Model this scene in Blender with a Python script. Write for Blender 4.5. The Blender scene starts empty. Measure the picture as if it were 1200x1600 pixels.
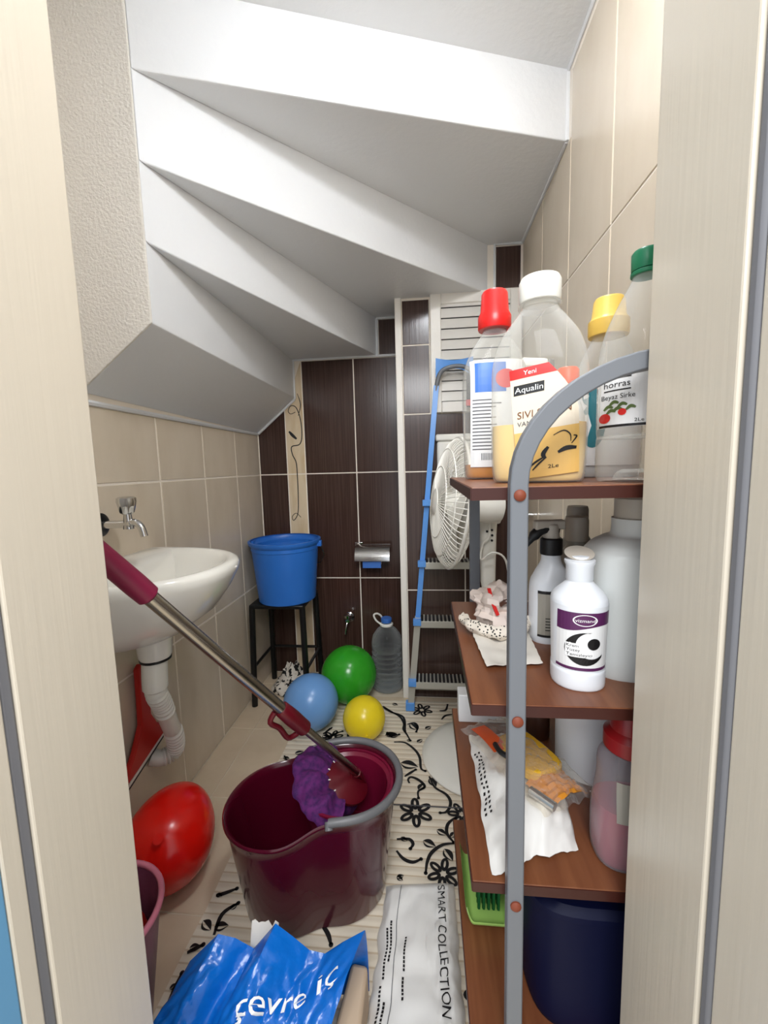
import bpy, bmesh, math, random
from mathutils import Vector, Matrix, noise, Euler

random.seed(7)
SC = bpy.context.scene
COL = SC.collection
PI = math.pi

# ------------------------------------------------------------------ camera
cam_d = bpy.data.cameras.new('camera')
cam = bpy.data.objects.new('camera', cam_d)
COL.objects.link(cam)
SC.camera = cam
F_PX, PITCH, YAW, ROLL, CAM_Z = 641.93, 0.1116, 0.0994, -0.0270, 1.2105
cam_d.sensor_fit = 'VERTICAL'
cam_d.sensor_height = 36.0
cam_d.lens = F_PX / 1600 * 36.0
cam_d.clip_start = 0.02
_fw = Vector((-math.sin(YAW) * math.cos(PITCH), math.cos(YAW) * math.cos(PITCH), -math.sin(PITCH)))
_rt0 = Vector((math.cos(YAW), math.sin(YAW), 0))
_up0 = _rt0.cross(_fw)
_rt = (_rt0 * math.cos(ROLL) + _up0 * math.sin(ROLL)).normalized()
_up = _rt.cross(_fw).normalized()
M = Matrix.Identity(4)
for i in range(3):
    M[i][0], M[i][1], M[i][2] = _rt[i], _up[i], -_fw[i]
M.translation = Vector((0, 0, CAM_Z))
cam.matrix_world = M

# ------------------------------------------------------------------ world, lights, exposure
W = bpy.data.worlds.new('world')
SC.world = W
W.use_nodes = True
W.node_tree.nodes['Background'].inputs[0].default_value = (0.92, 0.96, 1.0, 1)
W.node_tree.nodes['Background'].inputs[1].default_value = 0.95
SC.view_settings.view_transform = 'Standard'
SC.view_settings.look = 'None'
SC.view_settings.exposure = 0.43
SC.view_settings.gamma = 1.0
SC.view_settings.use_curve_mapping = False
LAMP_STRENGTH = 63.0            # the ceiling lamp's glass dome (see ceiling_lamp)
hl = bpy.data.lights.new('hall_fill_light', 'AREA')  # unseen area light added as fill for the jambs and near objects
hl.energy = 27.0
hl.size = 0.7
hl.color = (0.97, 0.985, 1.0)
hlo = bpy.data.objects.new('hall_fill_light', hl)
COL.objects.link(hlo)
hlo.location = (0.0, -0.75, 2.25)
hlo.rotation_euler = (Vector((-0.1, 1.2, 0.9)) - Vector(hlo.location)).to_track_quat('-Z', 'Y').to_euler()


# ------------------------------------------------------------------ materials
def lin(c):
    out = []
    for v in c:
        v /= 255.0
        out.append(v / 12.92 if v <= 0.04045 else ((v + 0.055) / 1.055) ** 2.4)
    return (out[0], out[1], out[2], 1.0)


def mat(name, rgb, rough=0.5, metal=0.0, bump=None, vary=None, spec=0.5, coat=0.0, trans=0.0, ior=1.45,
        emit=None, alpha=1.0, sss=0.0):
    """bump = (scale xyz or number, strength, distance); vary = (scale xyz, second rgb, low, high)"""
    m = bpy.data.materials.new(name)
    m.use_nodes = True
    nt = m.node_tree
    b = nt.nodes['Principled BSDF']
    b.inputs['Base Color'].default_value = lin(rgb)
    b.inputs['Roughness'].default_value = rough
    b.inputs['Metallic'].default_value = metal
    b.inputs['Specular IOR Level'].default_value = spec
    b.inputs['Coat Weight'].default_value = coat
    b.inputs['Transmission Weight'].default_value = trans
    b.inputs['IOR'].default_value = ior
    b.inputs['Alpha'].default_value = alpha
    if sss:
        b.inputs['Subsurface Weight'].default_value = sss
        b.inputs['Subsurface Radius'].default_value = (0.02, 0.015, 0.01)
    if emit:
        b.inputs['Emission Color'].default_value = lin(emit[0])
        b.inputs['Emission Strength'].default_value = emit[1]

    def coords(scale):
        g = nt.nodes.new('ShaderNodeNewGeometry')
        mp = nt.nodes.new('ShaderNodeMapping')
        s = scale if isinstance(scale, tuple) else (scale,) * 3
        mp.inputs['Scale'].default_value = s
        nt.links.new(g.outputs['Position'], mp.inputs['Vector'])
        return mp
    if bump:
        mp = coords(bump[0])
        n = nt.nodes.new('ShaderNodeTexNoise')
        n.inputs['Scale'].default_value = 1.0
        n.inputs['Detail'].default_value = 3.0
        nt.links.new(mp.outputs[0], n.inputs['Vector'])
        bp = nt.nodes.new('ShaderNodeBump')
        bp.inputs['Strength'].default_value = bump[1]
        bp.inputs['Distance'].default_value = bump[2]
        nt.links.new(n.outputs['Fac'], bp.inputs['Height'])
        nt.links.new(bp.outputs[0], b.inputs['Normal'])
    if vary:
        mp = coords(vary[0])
        n = nt.nodes.new('ShaderNodeTexNoise')
        n.inputs['Scale'].default_value = 1.0
        n.inputs['Detail'].default_value = 4.0
        nt.links.new(mp.outputs[0], n.inputs['Vector'])
        r = nt.nodes.new('ShaderNodeValToRGB')
        r.color_ramp.elements[0].position = vary[2]
        r.color_ramp.elements[0].color = lin(rgb)
        r.color_ramp.elements[1].position = vary[3]
        r.color_ramp.elements[1].color = lin(vary[1])
        nt.links.new(n.outputs['Fac'], r.inputs[0])
        nt.links.new(r.outputs[0], b.inputs['Base Color'])
    return m


def clear_mat(name, tint=(250, 250, 248), base=0.07, edge=0.55, rough=0.06, body=(235, 235, 232), bump=None):
    """thin clear plastic film: see-through face on, brighter and glossier towards grazing angles"""
    m = bpy.data.materials.new(name)
    m.use_nodes = True
    nt = m.node_tree
    out = nt.nodes['Material Output']
    p = nt.nodes['Principled BSDF']
    p.inputs['Base Color'].default_value = lin(body)
    p.inputs['Roughness'].default_value = rough
    p.inputs['Specular IOR Level'].default_value = 0.8
    t = nt.nodes.new('ShaderNodeBsdfTransparent')
    t.inputs[0].default_value = lin(tint)
    lw = nt.nodes.new('ShaderNodeLayerWeight')
    lw.inputs['Blend'].default_value = 0.35
    mr = nt.nodes.new('ShaderNodeMapRange')
    mr.inputs['To Min'].default_value = base
    mr.inputs['To Max'].default_value = edge
    nt.links.new(lw.outputs['Facing'], mr.inputs['Value'])
    mx = nt.nodes.new('ShaderNodeMixShader')
    nt.links.new(mr.outputs[0], mx.inputs[0])
    nt.links.new(t.outputs[0], mx.inputs[1])
    nt.links.new(p.outputs[0], mx.inputs[2])
    nt.links.new(mx.outputs[0], out.inputs['Surface'])
    if bump:
        tc = nt.nodes.new('ShaderNodeNewGeometry')
        n = nt.nodes.new('ShaderNodeTexNoise')
        n.inputs['Scale'].default_value = bump[0]
        nt.links.new(tc.outputs['Position'], n.inputs['Vector'])
        bp = nt.nodes.new('ShaderNodeBump')
        bp.inputs['Strength'].default_value = bump[1]
        bp.inputs['Distance'].default_value = 0.01
        nt.links.new(n.outputs['Fac'], bp.inputs['Height'])
        nt.links.new(bp.outputs[0], p.inputs['Normal'])
    return m


MT = {
    'plaster': mat('white_plaster', (231, 232, 233), 0.42, bump=(55, 0.25, 0.004)),
    'stipple': mat('stippled_plaster', (228, 223, 214), 0.6, bump=(130, 0.75, 0.006)),
    'beige_tile': mat('beige_wall_tile', (219, 205, 184), 0.22, bump=((3, 3, 2), 0.08, 0.01),
                      vary=((14, 14, 5), (213, 198, 176), 0.35, 0.7)),
    'dark_tile': mat('dark_brown_tile', (60, 41, 35), 0.2, vary=((160, 160, 2.5), (80, 59, 51), 0.4, 0.75),
                     bump=((160, 160, 2), 0.12, 0.002)),
    'floor_tile': mat('beige_floor_tile', (216, 197, 170), 0.24, vary=((9, 9, 9), (208, 188, 161), 0.35, 0.7)),
    'decor_tile': mat('cream_decor_tile', (222, 203, 172), 0.25, vary=((25, 25, 6), (205, 178, 140), 0.45, 0.8)),
    'grout': mat('cream_grout', (244, 234, 220), 0.8),
    'grout_dark': mat('floor_grout', (214, 200, 178), 0.8),
    'pvc': mat('white_plastic_trim', (238, 233, 224), 0.35),
    'slat': mat('louvre_white', (226, 222, 214), 0.4),
    'frame_paint': mat('white_door_paint', (205, 195, 178), 0.3, bump=((110, 110, 3.2), 0.12, 0.003)),
    'gasket': mat('grey_gasket', (112, 112, 116), 0.7),
    'hall_paint': mat('pale_hall_paint', (196, 200, 206), 0.6, bump=(120, 0.2, 0.003)),
    'hall_blue': mat('blue_hall_paint', (98, 152, 190), 0.6),
    'ceramic': mat('white_ceramic', (240, 237, 228), 0.12, coat=0.4),
    'chrome': mat('chrome', (215, 215, 215), 0.12, 1.0),
    'steel': mat('brushed_steel', (178, 172, 160), 0.25, 1.0),
    'black_plastic': mat('black_plastic', (22, 22, 24), 0.4),
    'black_metal': mat('black_metal', (17, 18, 18), 0.35),
    'white_plastic': mat('white_plastic', (236, 233, 224), 0.3),
    'white_hdpe': mat('white_bottle_plastic', (226, 229, 234), 0.32),
    'canister': mat('milky_canister', (216, 219, 217), 0.4),
    'grey_plastic': mat('grey_plastic', (122, 116, 108), 0.4),
    'pale_cap': mat('pale_cap', (186, 178, 166), 0.4),
    'red': mat('red_plastic', (214, 30, 28), 0.3),
    'red_deep': mat('red_squeegee', (190, 34, 26), 0.4),
    'maroon': mat('maroon_plastic', (74, 6, 27), 0.2, coat=0.3),
    'maroon_in': mat('maroon_basket', (112, 16, 46), 0.28),
    'maroon_grip': mat('maroon_grip', (122, 26, 58), 0.4),
    'wine_clamp': mat('wine_clamp', (88, 8, 22), 0.35),
    'handle_grey': mat('grey_handle', (104, 104, 106), 0.38),
    'purple': mat('purple_microfibre', (88, 22, 92), 0.85, vary=(70, (54, 14, 74), 0.4, 0.65)),
    'blue_bucket': mat('blue_bucket', (44, 112, 200), 0.35),
    'pink_bin': mat('mauve_bin', (134, 74, 98), 0.35),
    'pink_rim': mat('pink_bin_rim', (206, 120, 140), 0.3),
    'balloon_red': mat('red_balloon', (226, 24, 14), 0.2, sss=0.12),
    'balloon_blue': mat('blue_balloon', (112, 160, 216), 0.25, sss=0.12),
    'balloon_green': mat('green_balloon', (50, 158, 38), 0.2, sss=0.1),
    'balloon_yellow': mat('yellow_balloon', (238, 212, 40), 0.25, sss=0.12),
    'bag_blue': mat('blue_bag', (10, 100, 190), 0.22, bump=(28, 0.3, 0.01)),
    'bag_white': mat('white_bag', (228, 226, 222), 0.35),
    'beige_card': mat('beige_card', (190, 166, 140), 0.7),
    'brown_wood': mat('brown_laminate', (126, 78, 50), 0.35, vary=((60, 6, 60), (104, 58, 36), 0.35, 0.7)),
    'brown_edge': mat('dark_brown_edge', (60, 25, 18), 0.4),
    'post': mat('grey_tube', (108, 111, 116), 0.4),
    'rust': mat('rusty_rivet', (120, 56, 34), 0.6),
    'clear': clear_mat('clear_bottle_plastic'),
    'clear_blue': clear_mat('clear_water_bottle', (206, 214, 220), 0.04, 0.6, 0.04),
    'wrap': clear_mat('clear_wrap', (246, 242, 234), 0.06, 0.55, 0.12, bump=(60, 0.8)),
    'soap': mat('cream_soap', (238, 206, 138), 0.3, sss=0.2),
    'amber': mat('amber_liquid', (206, 134, 44), 0.25),
    'label_cream': mat('cream_label', (222, 210, 190), 0.35),
    'label_gold': mat('gold_label', (220, 178, 102), 0.35),
    'label_white': mat('white_label', (228, 228, 228), 0.35),
    'label_purple': mat('purple_label', (84, 36, 82), 0.35),
    'label_grey': mat('grey_label', (150, 145, 135), 0.4),
    'label_teal': mat('teal_print', (30, 110, 122), 0.4),
    'ink': mat('black_ink', (18, 16, 18), 0.5),
    'ink_grey': mat('grey_ink', (92, 92, 96), 0.5),
    'ink_brown': mat('brown_ink', (116, 72, 34), 0.5),
    'ink_red': mat('red_ink', (206, 34, 30), 0.4),
    'ink_navy': mat('navy_ink', (40, 60, 120), 0.4),
    'ink_white': mat('white_ink', (240, 240, 240), 0.5),
    'ink_green': mat('green_ink', (84, 104, 50), 0.5),
    'yellow_cap': mat('yellow_cap', (234, 196, 92), 0.35),
    'green_cap': mat('green_cap', (12, 112, 74), 0.35),
    'orange': mat('orange_plastic', (232, 92, 40), 0.4),
    'pink_liquid': mat('pink_liquid', (178, 30, 66), 0.3),
    'pink_clear': clear_mat('pinkish_clear_plastic', (226, 214, 218), 0.22, 0.6, 0.2, body=(186, 180, 186)),
    'red_cap': mat('dark_red_cap', (136, 18, 24), 0.35),
    'navy': mat('navy_plastic', (4, 10, 44), 0.55, spec=0.2),
    'green_light': mat('light_green_plastic', (170, 212, 112), 0.4),
    'green_dark': mat('dark_green_bristle', (14, 92, 44), 0.7),
    'sponge': mat('yellow_sponge', (222, 172, 34), 0.8, bump=(220, 0.6, 0.003)),
    'paper': mat('white_paper', (226, 220, 210), 0.8),
    'pink_paper': mat('pinkish_paper', (228, 212, 202), 0.8),
    'alu': mat('ladder_aluminium', (186, 184, 174), 0.35, 0.35),
    'film_blue': mat('blue_film', (88, 150, 224), 0.3),
    'glass_lamp': mat('lamp_glass', (255, 250, 242), 0.4, emit=((246, 250, 255), LAMP_STRENGTH)),
    'foil': mat('silver_foil', (200, 196, 190), 0.2, 0.8),
    'brown_bottle': mat('brown_bottle', (74, 42, 30), 0.3),
    'blue_cap': mat('blue_cap', (58, 110, 190), 0.4),
}


def rug_material():
    m = bpy.data.materials.new('ribbed_cream_rug')
    m.use_nodes = True
    nt = m.node_tree
    b = nt.nodes['Principled BSDF']
    b.inputs['Roughness'].default_value = 0.75
    g = nt.nodes.new('ShaderNodeNewGeometry')
    mp = nt.nodes.new('ShaderNodeMapping')
    mp.inputs['Scale'].default_value = (0.25, 11.0, 0.0)
    nt.links.new(g.outputs['Position'], mp.inputs['Vector'])
    w = nt.nodes.new('ShaderNodeTexWave')
    w.bands_direction = 'Y'
    w.inputs['Scale'].default_value = 1.0
    w.inputs['Distortion'].default_value = 1.2
    w.inputs['Detail'].default_value = 1.0
    nt.links.new(mp.outputs[0], w.inputs['Vector'])
    r = nt.nodes.new('ShaderNodeValToRGB')
    e = r.color_ramp.elements
    e[0].position = 0.0
    e[0].color = lin((200, 180, 152))
    e[1].position = 0.11
    e[1].color = lin((226, 214, 194))
    nt.links.new(w.outputs['Fac'], r.inputs[0])
    nt.links.new(r.outputs[0], b.inputs['Base Color'])
    bp = nt.nodes.new('ShaderNodeBump')
    bp.inputs['Strength'].default_value = 0.4
    bp.inputs['Distance'].default_value = 0.004
    nt.links.new(w.outputs['Fac'], bp.inputs['Height'])
    nt.links.new(bp.outputs[0], b.inputs['Normal'])
    return m


MT['rug'] = rug_material()


# ------------------------------------------------------------------ mesh helpers
class MB:
    def __init__(self):
        self.v, self.f = [], []

    def add(self, verts, faces):
        o = len(self.v)
        self.v += [tuple(p) for p in verts]
        self.f += [tuple(i + o for i in q) for q in faces]
        return self

    def box(self, lo, hi):
        x0, y0, z0 = lo
        x1, y1, z1 = hi
        vs = [(x0, y0, z0), (x1, y0, z0), (x1, y1, z0), (x0, y1, z0), (x0, y0, z1), (x1, y0, z1), (x1, y1, z1), (x0, y1, z1)]
        return self.add(vs, [(0, 3, 2, 1), (4, 5, 6, 7), (0, 1, 5, 4), (1, 2, 6, 5), (2, 3, 7, 6), (3, 0, 4, 7)])

    def lathe(self, prof, seg=32, c=(0, 0, 0), mtx=None):
        """prof: (r, z) from the bottom to the top"""
        vs, fs = [], []
        n = len(prof)
        for r, z in prof:
            for k in range(seg):
                a = 2 * PI * k / seg
                vs.append(Vector((r * math.cos(a), r * math.sin(a), z)))
        for i in range(n - 1):
            for k in range(seg):
                k2 = (k + 1) % seg
                fs.append((i * seg + k, i * seg + k2, (i + 1) * seg + k2, (i + 1) * seg + k))
        if prof[0][0] > 1e-6:
            fs.append(tuple(reversed(range(seg))))
        if prof[-1][0] > 1e-6:
            fs.append(tuple((n - 1) * seg + k for k in range(seg)))
        if mtx is not None:
            vs = [mtx @ p for p in vs]
        vs = [(p[0] + c[0], p[1] + c[1], p[2] + c[2]) for p in vs]
        return self.add(vs, fs)

    def shell(self, prof_out, thick, seg=32, c=(0, 0, 0), mtx=None):
        """open-topped vessel: outer profile up, inner profile back down"""
        inner = [(max(r - thick, 0.0005), z) for r, z in reversed(prof_out) if z > prof_out[0][1] + thick]
        inner.append((max(prof_out[0][0] - thick, 0.0005), prof_out[0][1] + thick))
        return self.lathe(list(prof_out) + inner, seg, c, mtx)

    def tube(self, pts, rad, seg=8, closed=False):
        pts = [Vector(p) for p in pts]
        n = len(pts)
        rads = rad if isinstance(rad, (list, tuple)) else [rad] * n
        vs, fs = [], []
        prev = None
        for i, p in enumerate(pts):
            a = pts[(i - 1) % n] if (closed or i > 0) else p
            b = pts[(i + 1) % n] if (closed or i < n - 1) else p
            t = (b - a).normalized()
            if prev is None:
                up = Vector((0, 0, 1)) if abs(t.z) < 0.9 else Vector((1, 0, 0))
                s = t.cross(up).normalized()
            else:
                s = (prev - t * prev.dot(t)).normalized()
            prev = s
            u = s.cross(t)
            for k in range(seg):
                an = 2 * PI * k / seg
                vs.append(p + (s * math.cos(an) + u * math.sin(an)) * rads[i])
        m = n if closed else n - 1
        for i in range(m):
            j = (i + 1) % n
            for k in range(seg):
                k2 = (k + 1) % seg
                fs.append((i * seg + k, i * seg + k2, j * seg + k2, j * seg + k))
        if not closed:
            fs.append(tuple(reversed(range(seg))))
            fs.append(tuple((n - 1) * seg + k for k in range(seg)))
        return self.add(vs, fs)

    def bar(self, pts, w, d, side):
        """flat rectangular bar swept along pts; side = the direction of its depth d, w lies across"""
        pts = [Vector(p) for p in pts]
        side = Vector(side).normalized()
        n = len(pts)
        vs, fs = [], []
        for i, p in enumerate(pts):
            a = pts[max(i - 1, 0)]
            b = pts[min(i + 1, n - 1)]
            t = (b - a).normalized()
            s = t.cross(side).normalized()
            for q in ((-1, -1), (1, -1), (1, 1), (-1, 1)):
                vs.append(p + s * q[0] * w / 2 + side * q[1] * d / 2)
        for i in range(n - 1):
            for k in range(4):
                k2 = (k + 1) % 4
                fs.append((i * 4 + k, i * 4 + k2, i * 4 + 4 + k2, i * 4 + 4 + k))
        fs.append((3, 2, 1, 0))
        fs.append(tuple((n - 1) * 4 + k for k in range(4)))
        return self.add(vs, fs)

    def prism(self, poly, z0, z1):
        """poly (x, y) counter-clockwise, z0/z1 a number or one value per corner"""
        n = len(poly)
        a = z0 if isinstance(z0, (list, tuple)) else [z0] * n
        b = z1 if isinstance(z1, (list, tuple)) else [z1] * n
        vs = [(p[0], p[1], a[i]) for i, p in enumerate(poly)] + [(p[0], p[1], b[i]) for i, p in enumerate(poly)]
        fs = [tuple(reversed(range(n))), tuple(range(n, 2 * n))]
        for i in range(n):
            j = (i + 1) % n
            fs.append((i, j, n + j, n + i))
        return self.add(vs, fs)

    def grid(self, nu, nv, fn, thick=0.0, thick_dir=None):
        vs = [Vector(fn(i / nu, j / nv)) for j in range(nv + 1) for i in range(nu + 1)]
        fs = [(j * (nu + 1) + i, j * (nu + 1) + i + 1, (j + 1) * (nu + 1) + i + 1, (j + 1) * (nu + 1) + i)
              for j in range(nv) for i in range(nu)]
        if thick:
            d = Vector(thick_dir) * thick
            n = len(vs)
            vs2 = [p + d for p in vs]
            fs2 = [tuple(i + n for i in reversed(q)) for q in fs]
            rim = [i for i in range(nu + 1)] + [j * (nu + 1) + nu for j in range(1, nv + 1)] + \
                  [nv * (nu + 1) + i for i in range(nu - 1, -1, -1)] + [j * (nu + 1) for j in range(nv - 1, 0, -1)]
            fs3 = []
            for a in range(len(rim)):
                b = (a + 1) % len(rim)
                fs3.append((rim[a], rim[a] + n, rim[b] + n, rim[b]))
            return self.add(vs + vs2, fs + fs2 + fs3)
        return self.add(vs, fs)

    def sections(self, rows, seg=40, cap=True):
        """rows: (z, rx, ry, n) super-ellipse cross-sections"""
        vs, fs = [], []
        for z, rx, ry, e in rows:
            for k in range(seg):
                a = 2 * PI * k / seg
                c, s = math.cos(a), math.sin(a)
                vs.append((rx * math.copysign(abs(c) ** (2 / e), c), ry * math.copysign(abs(s) ** (2 / e), s), z))
        m = len(rows)
        for i in range(m - 1):
            for k in range(seg):
                k2 = (k + 1) % seg
                fs.append((i * seg + k, i * seg + k2, (i + 1) * seg + k2, (i + 1) * seg + k))
        if cap:
            fs.append(tuple(reversed(range(seg))))
            fs.append(tuple((m - 1) * seg + k for k in range(seg)))
        return self.add(vs, fs)

    def mesh(self, name, m, smooth=True, angle=38):
        me = bpy.data.meshes.new(name)
        me.from_pydata(self.v, [], self.f)
        if m is not None:
            me.materials.append(MT[m] if isinstance(m, str) else m)
        bm = bmesh.new()
        bm.from_mesh(me)
        bmesh.ops.recalc_face_normals(bm, faces=bm.faces)
        bm.to_mesh(me)
        bm.free()
        if smooth:
            me.polygons.foreach_set('use_smooth', [True] * len(me.polygons))
            me.set_sharp_from_angle(angle=math.radians(angle))
        me.update()
        return me


def obj(name, mb, m, parent=None, loc=(0, 0, 0), rot=(0, 0, 0), smooth=True, bevel=0.0, label=None, stuff=False, angle=38,
        subsurf=0, raw=False):
    if isinstance(mb, MB):
        if raw:
            me = bpy.data.meshes.new(name)
            me.from_pydata(mb.v, [], mb.f)
            me.materials.append(MT[m])
        else:
            me = mb.mesh(name, m, smooth, angle)
    else:
        me = mb
    o = bpy.data.objects.new(name, me)
    COL.objects.link(o)
    if parent is not None:
        o.parent = parent
    o.location = loc
    o.rotation_euler = rot
    if bevel:
        bv = o.modifiers.new('bevel', 'BEVEL')
        bv.width = bevel
        bv.segments = 2
        bv.limit_method = 'ANGLE'
    if subsurf:
        ss = o.modifiers.new('sub', 'SUBSURF')
        ss.levels = ss.render_levels = subsurf
    if label:
        o['label'] = label
    if stuff:
        o['kind'] = 'stuff'
    return o


def tag(o, label, cat, group=None):
    o['label'] = label
    o['category'] = cat
    if group:
        o['group'] = group
    return o


def thing(name, label, cat, loc=(0, 0, 0), rotz=0.0, group=None):
    o = bpy.data.objects.new(name, None)
    COL.objects.link(o)
    o.location = loc
    o.rotation_euler = (0, 0, rotz)
    o.empty_display_size = 0.05
    return tag(o, label, cat, group)


def struct(o):
    o['kind'] = 'structure'
    return o


def smooth_rows(rows, sub=4):
    """Catmull-Rom through the key rows"""
    out = []
    n = len(rows)
    for i in range(n - 1):
        p0, p1, p2, p3 = rows[max(i - 1, 0)], rows[i], rows[i + 1], rows[min(i + 2, n - 1)]
        for k in range(sub):
            t = k / sub
            out.append(tuple(0.5 * (2 * b + (c - a) * t + (2 * a - 5 * b + 4 * c - d) * t * t + (3 * b - a - 3 * c + d) * t ** 3)
                             for a, b, c, d in zip(p0, p1, p2, p3)))
    out.append(tuple(rows[-1]))
    return out


def front_fn(rows, eps):
    """y of the front (-y) surface of a sectioned bottle at (x, z), pushed out by eps"""
    def fn(x, z):
        for a, b in zip(rows, rows[1:]):
            if a[0] <= z <= b[0] and b[0] > a[0]:
                t = (z - a[0]) / (b[0] - a[0])
                r = [a[i] + (b[i] - a[i]) * t for i in range(4)]
                break
        else:
            r = rows[0] if z < rows[0][0] else rows[-1]
        q = min(abs(x) / r[1], 0.985)
        return -(r[2] + eps) * (1 - q ** r[3]) ** (1 / r[3])
    return fn


_txt_cache = {}


def text_geo(s):
    """flat text as (verts2d, faces), height-1 letters, origin left baseline"""
    if s in _txt_cache:
        return _txt_cache[s]
    c = bpy.data.curves.new('txt', 'FONT')
    c.body = s
    c.size = 1.0
    c.resolution_u = 3
    o = bpy.data.objects.new('txt', c)
    COL.objects.link(o)
    dg = bpy.context.evaluated_depsgraph_get()
    me = bpy.data.meshes.new_from_object(o.evaluated_get(dg))
    bm = bmesh.new()
    bm.from_mesh(me)
    bmesh.ops.triangulate(bm, faces=bm.faces)
    vs = [(v.co.x, v.co.y) for v in bm.verts]
    fs = [tuple(v.index for v in f.verts) for f in bm.faces]
    bm.free()
    bpy.data.meshes.remove(me)
    bpy.data.objects.remove(o)
    bpy.data.curves.remove(c)
    _txt_cache[s] = (vs, fs)
    return vs, fs


def text_on(mb, s, x, z, w, fn, h=None, ang=0.0, shear=0.0, skew_up=0.0):
    """lay text s into mb, starting at (x, z), w wide, mapped by fn(x, z) -> 3-D point"""
    vs, fs = text_geo(s)
    x0 = min(p[0] for p in vs)
    x1 = max(p[0] for p in vs)
    k = w / (x1 - x0)
    kh = k if h is None else h / 0.72
    ca, sa = math.cos(ang), math.sin(ang)
    out = []
    for px, py in vs:
        a = (px - x0) * k + shear * py * kh
        b = py * kh
        out.append(fn(x + a * ca - b * sa, z + a * sa + b * ca))
    return mb.add(out, fs)


def patch(mb, x0, x1, z0, z1, fn, nx=10, nz=4, warp=None):
    def g(u, v):
        x, z = x0 + (x1 - x0) * u, z0 + (z1 - z0) * v
        if warp:
            x, z = warp(x, z)
        return fn(x, z)
    return mb.grid(nx, nz, g)


def disc2d(mb, cx, cz, rx, rz, fn, seg=24):
    vs = [fn(cx, cz)] + [fn(cx + rx * math.cos(2 * PI * k / seg), cz + rz * math.sin(2 * PI * k / seg)) for k in range(seg)]
    return mb.add(vs, [(0, 1 + k, 1 + (k + 1) % seg) for k in range(seg)])


def stroke2d(mb, pts, wid, fn, sub=4):
    """flat brush stroke through pts (2-D), width tapering like a pen"""
    p = smooth_rows([tuple(q) for q in pts], sub) if len(pts) > 2 else [tuple(pts[0]), tuple(((pts[0][0] + pts[1][0]) / 2, (pts[0][1] + pts[1][1]) / 2)), tuple(pts[1])]
    n = len(p)
    vs = []
    for i, q in enumerate(p):
        a, b = p[max(i - 1, 0)], p[min(i + 1, n - 1)]
        dx, dy = b[0] - a[0], b[1] - a[1]
        L = math.hypot(dx, dy) or 1e-6
        w = wid * (0.45 + 0.55 * math.sin(PI * min(max(i / (n - 1), 0.08), 0.92)))
        nx, ny = -dy / L * w / 2, dx / L * w / 2
        vs.append(fn(q[0] + nx, q[1] + ny))
        vs.append(fn(q[0] - nx, q[1] - ny))
    return mb.add(vs, [(2 * i, 2 * i + 1, 2 * i + 3, 2 * i + 2) for i in range(n - 1)])


def tile_mb(o, u, v, a0, a1, b0, b1, gap=0.0032, t=0.007):
    """a wall or floor tile: o + u*a + v*b, face raised along u x v, edges chamfered; corners may be cut (poly list)"""
    o, u, v = Vector(o), Vector(u), Vector(v)
    n = u.cross(v).normalized()
    g = gap / 2
    q = [(a0 + g, b0 + g), (a1 - g, b0 + g), (a1 - g, b1 - g), (a0 + g, b1 - g)]
    return tile_poly(o, u, v, n, q, t)


def tile_poly(o, u, v, n, q, t=0.007, ch=0.0012):
    m = MB()
    k = len(q)
    cx = sum(p[0] for p in q) / k
    cy = sum(p[1] for p in q) / k
    back = [o + u * a + v * b - n * t for a, b in q]
    mid = [o + u * a + v * b - n * ch for a, b in q]
    top = []
    for a, b in q:
        da, db = cx - a, cy - b
        top.append(o + u * (a + math.copysign(ch, da)) + v * (b + math.copysign(ch, db)))
    fs = []
    for i in range(k):
        j = (i + 1) % k
        fs.append((i, j, k + j, k + i))
        fs.append((k + i, k + j, 2 * k + j, 2 * k + i))
    fs.append(tuple(range(2 * k, 3 * k)))
    return m.add(back + mid + top, fs)


# ------------------------------------------------------------------ room shell
XL, XR, YB, YBOX, XBOX, YF = -0.928, 0.462, 2.270, 2.039, -0.103, 0.47
ZC = 2.40
T = 0.0022

floor = struct(obj('floor', MB().box((-1.3, -1.2, -0.12), (1.3, 2.45, -T)), 'grout_dark', smooth=False))
fx = [-0.928, -0.812, -0.412, -0.012, 0.388, 0.462]
fy = [0.14, 0.54, 0.94, 1.335, 1.735, 2.135, 2.27]
for i in range(len(fx) - 1):
    for j in range(len(fy) - 1):
        x0, x1, y0, y1 = fx[i], fx[i + 1], fy[j], fy[j + 1]
        if y0 < 0.47:
            y0 = 0.474
        if y0 > 2.03 and x0 > -0.1:
            continue
        if x1 > -0.1 and y1 > YBOX:
            if x0 > -0.42 and x0 < -0.3 and y0 > 2.03:
                x1 = XBOX
            else:
                y1 = min(y1, YBOX)
        if y1 - y0 < 0.01:
            continue
        obj('tile', tile_mb((0, 0, 0), (1, 0, 0), (0, 1, 0), x0, x1, y0, y1, 0.004), 'floor_tile', floor, smooth=False)

wl = struct(obj('wall_left', MB().box((XL - 0.2, 0.28, 0), (XL - T, YB + 0.2, 2.62)), 'grout', smooth=False))
ly = [0.474, 0.774, 1.074, 1.374, 1.674, 1.974, 2.268]
lz = [0.0, 0.578, 1.178, 1.402]
for i in range(len(ly) - 1):
    for j in range(3):
        obj('tile', tile_mb((XL, 0, 0), (0, 1, 0), (0, 0, 1), ly[i], ly[i + 1], lz[j], lz[j + 1], 0.0075), 'beige_tile', wl, smooth=False)

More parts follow.
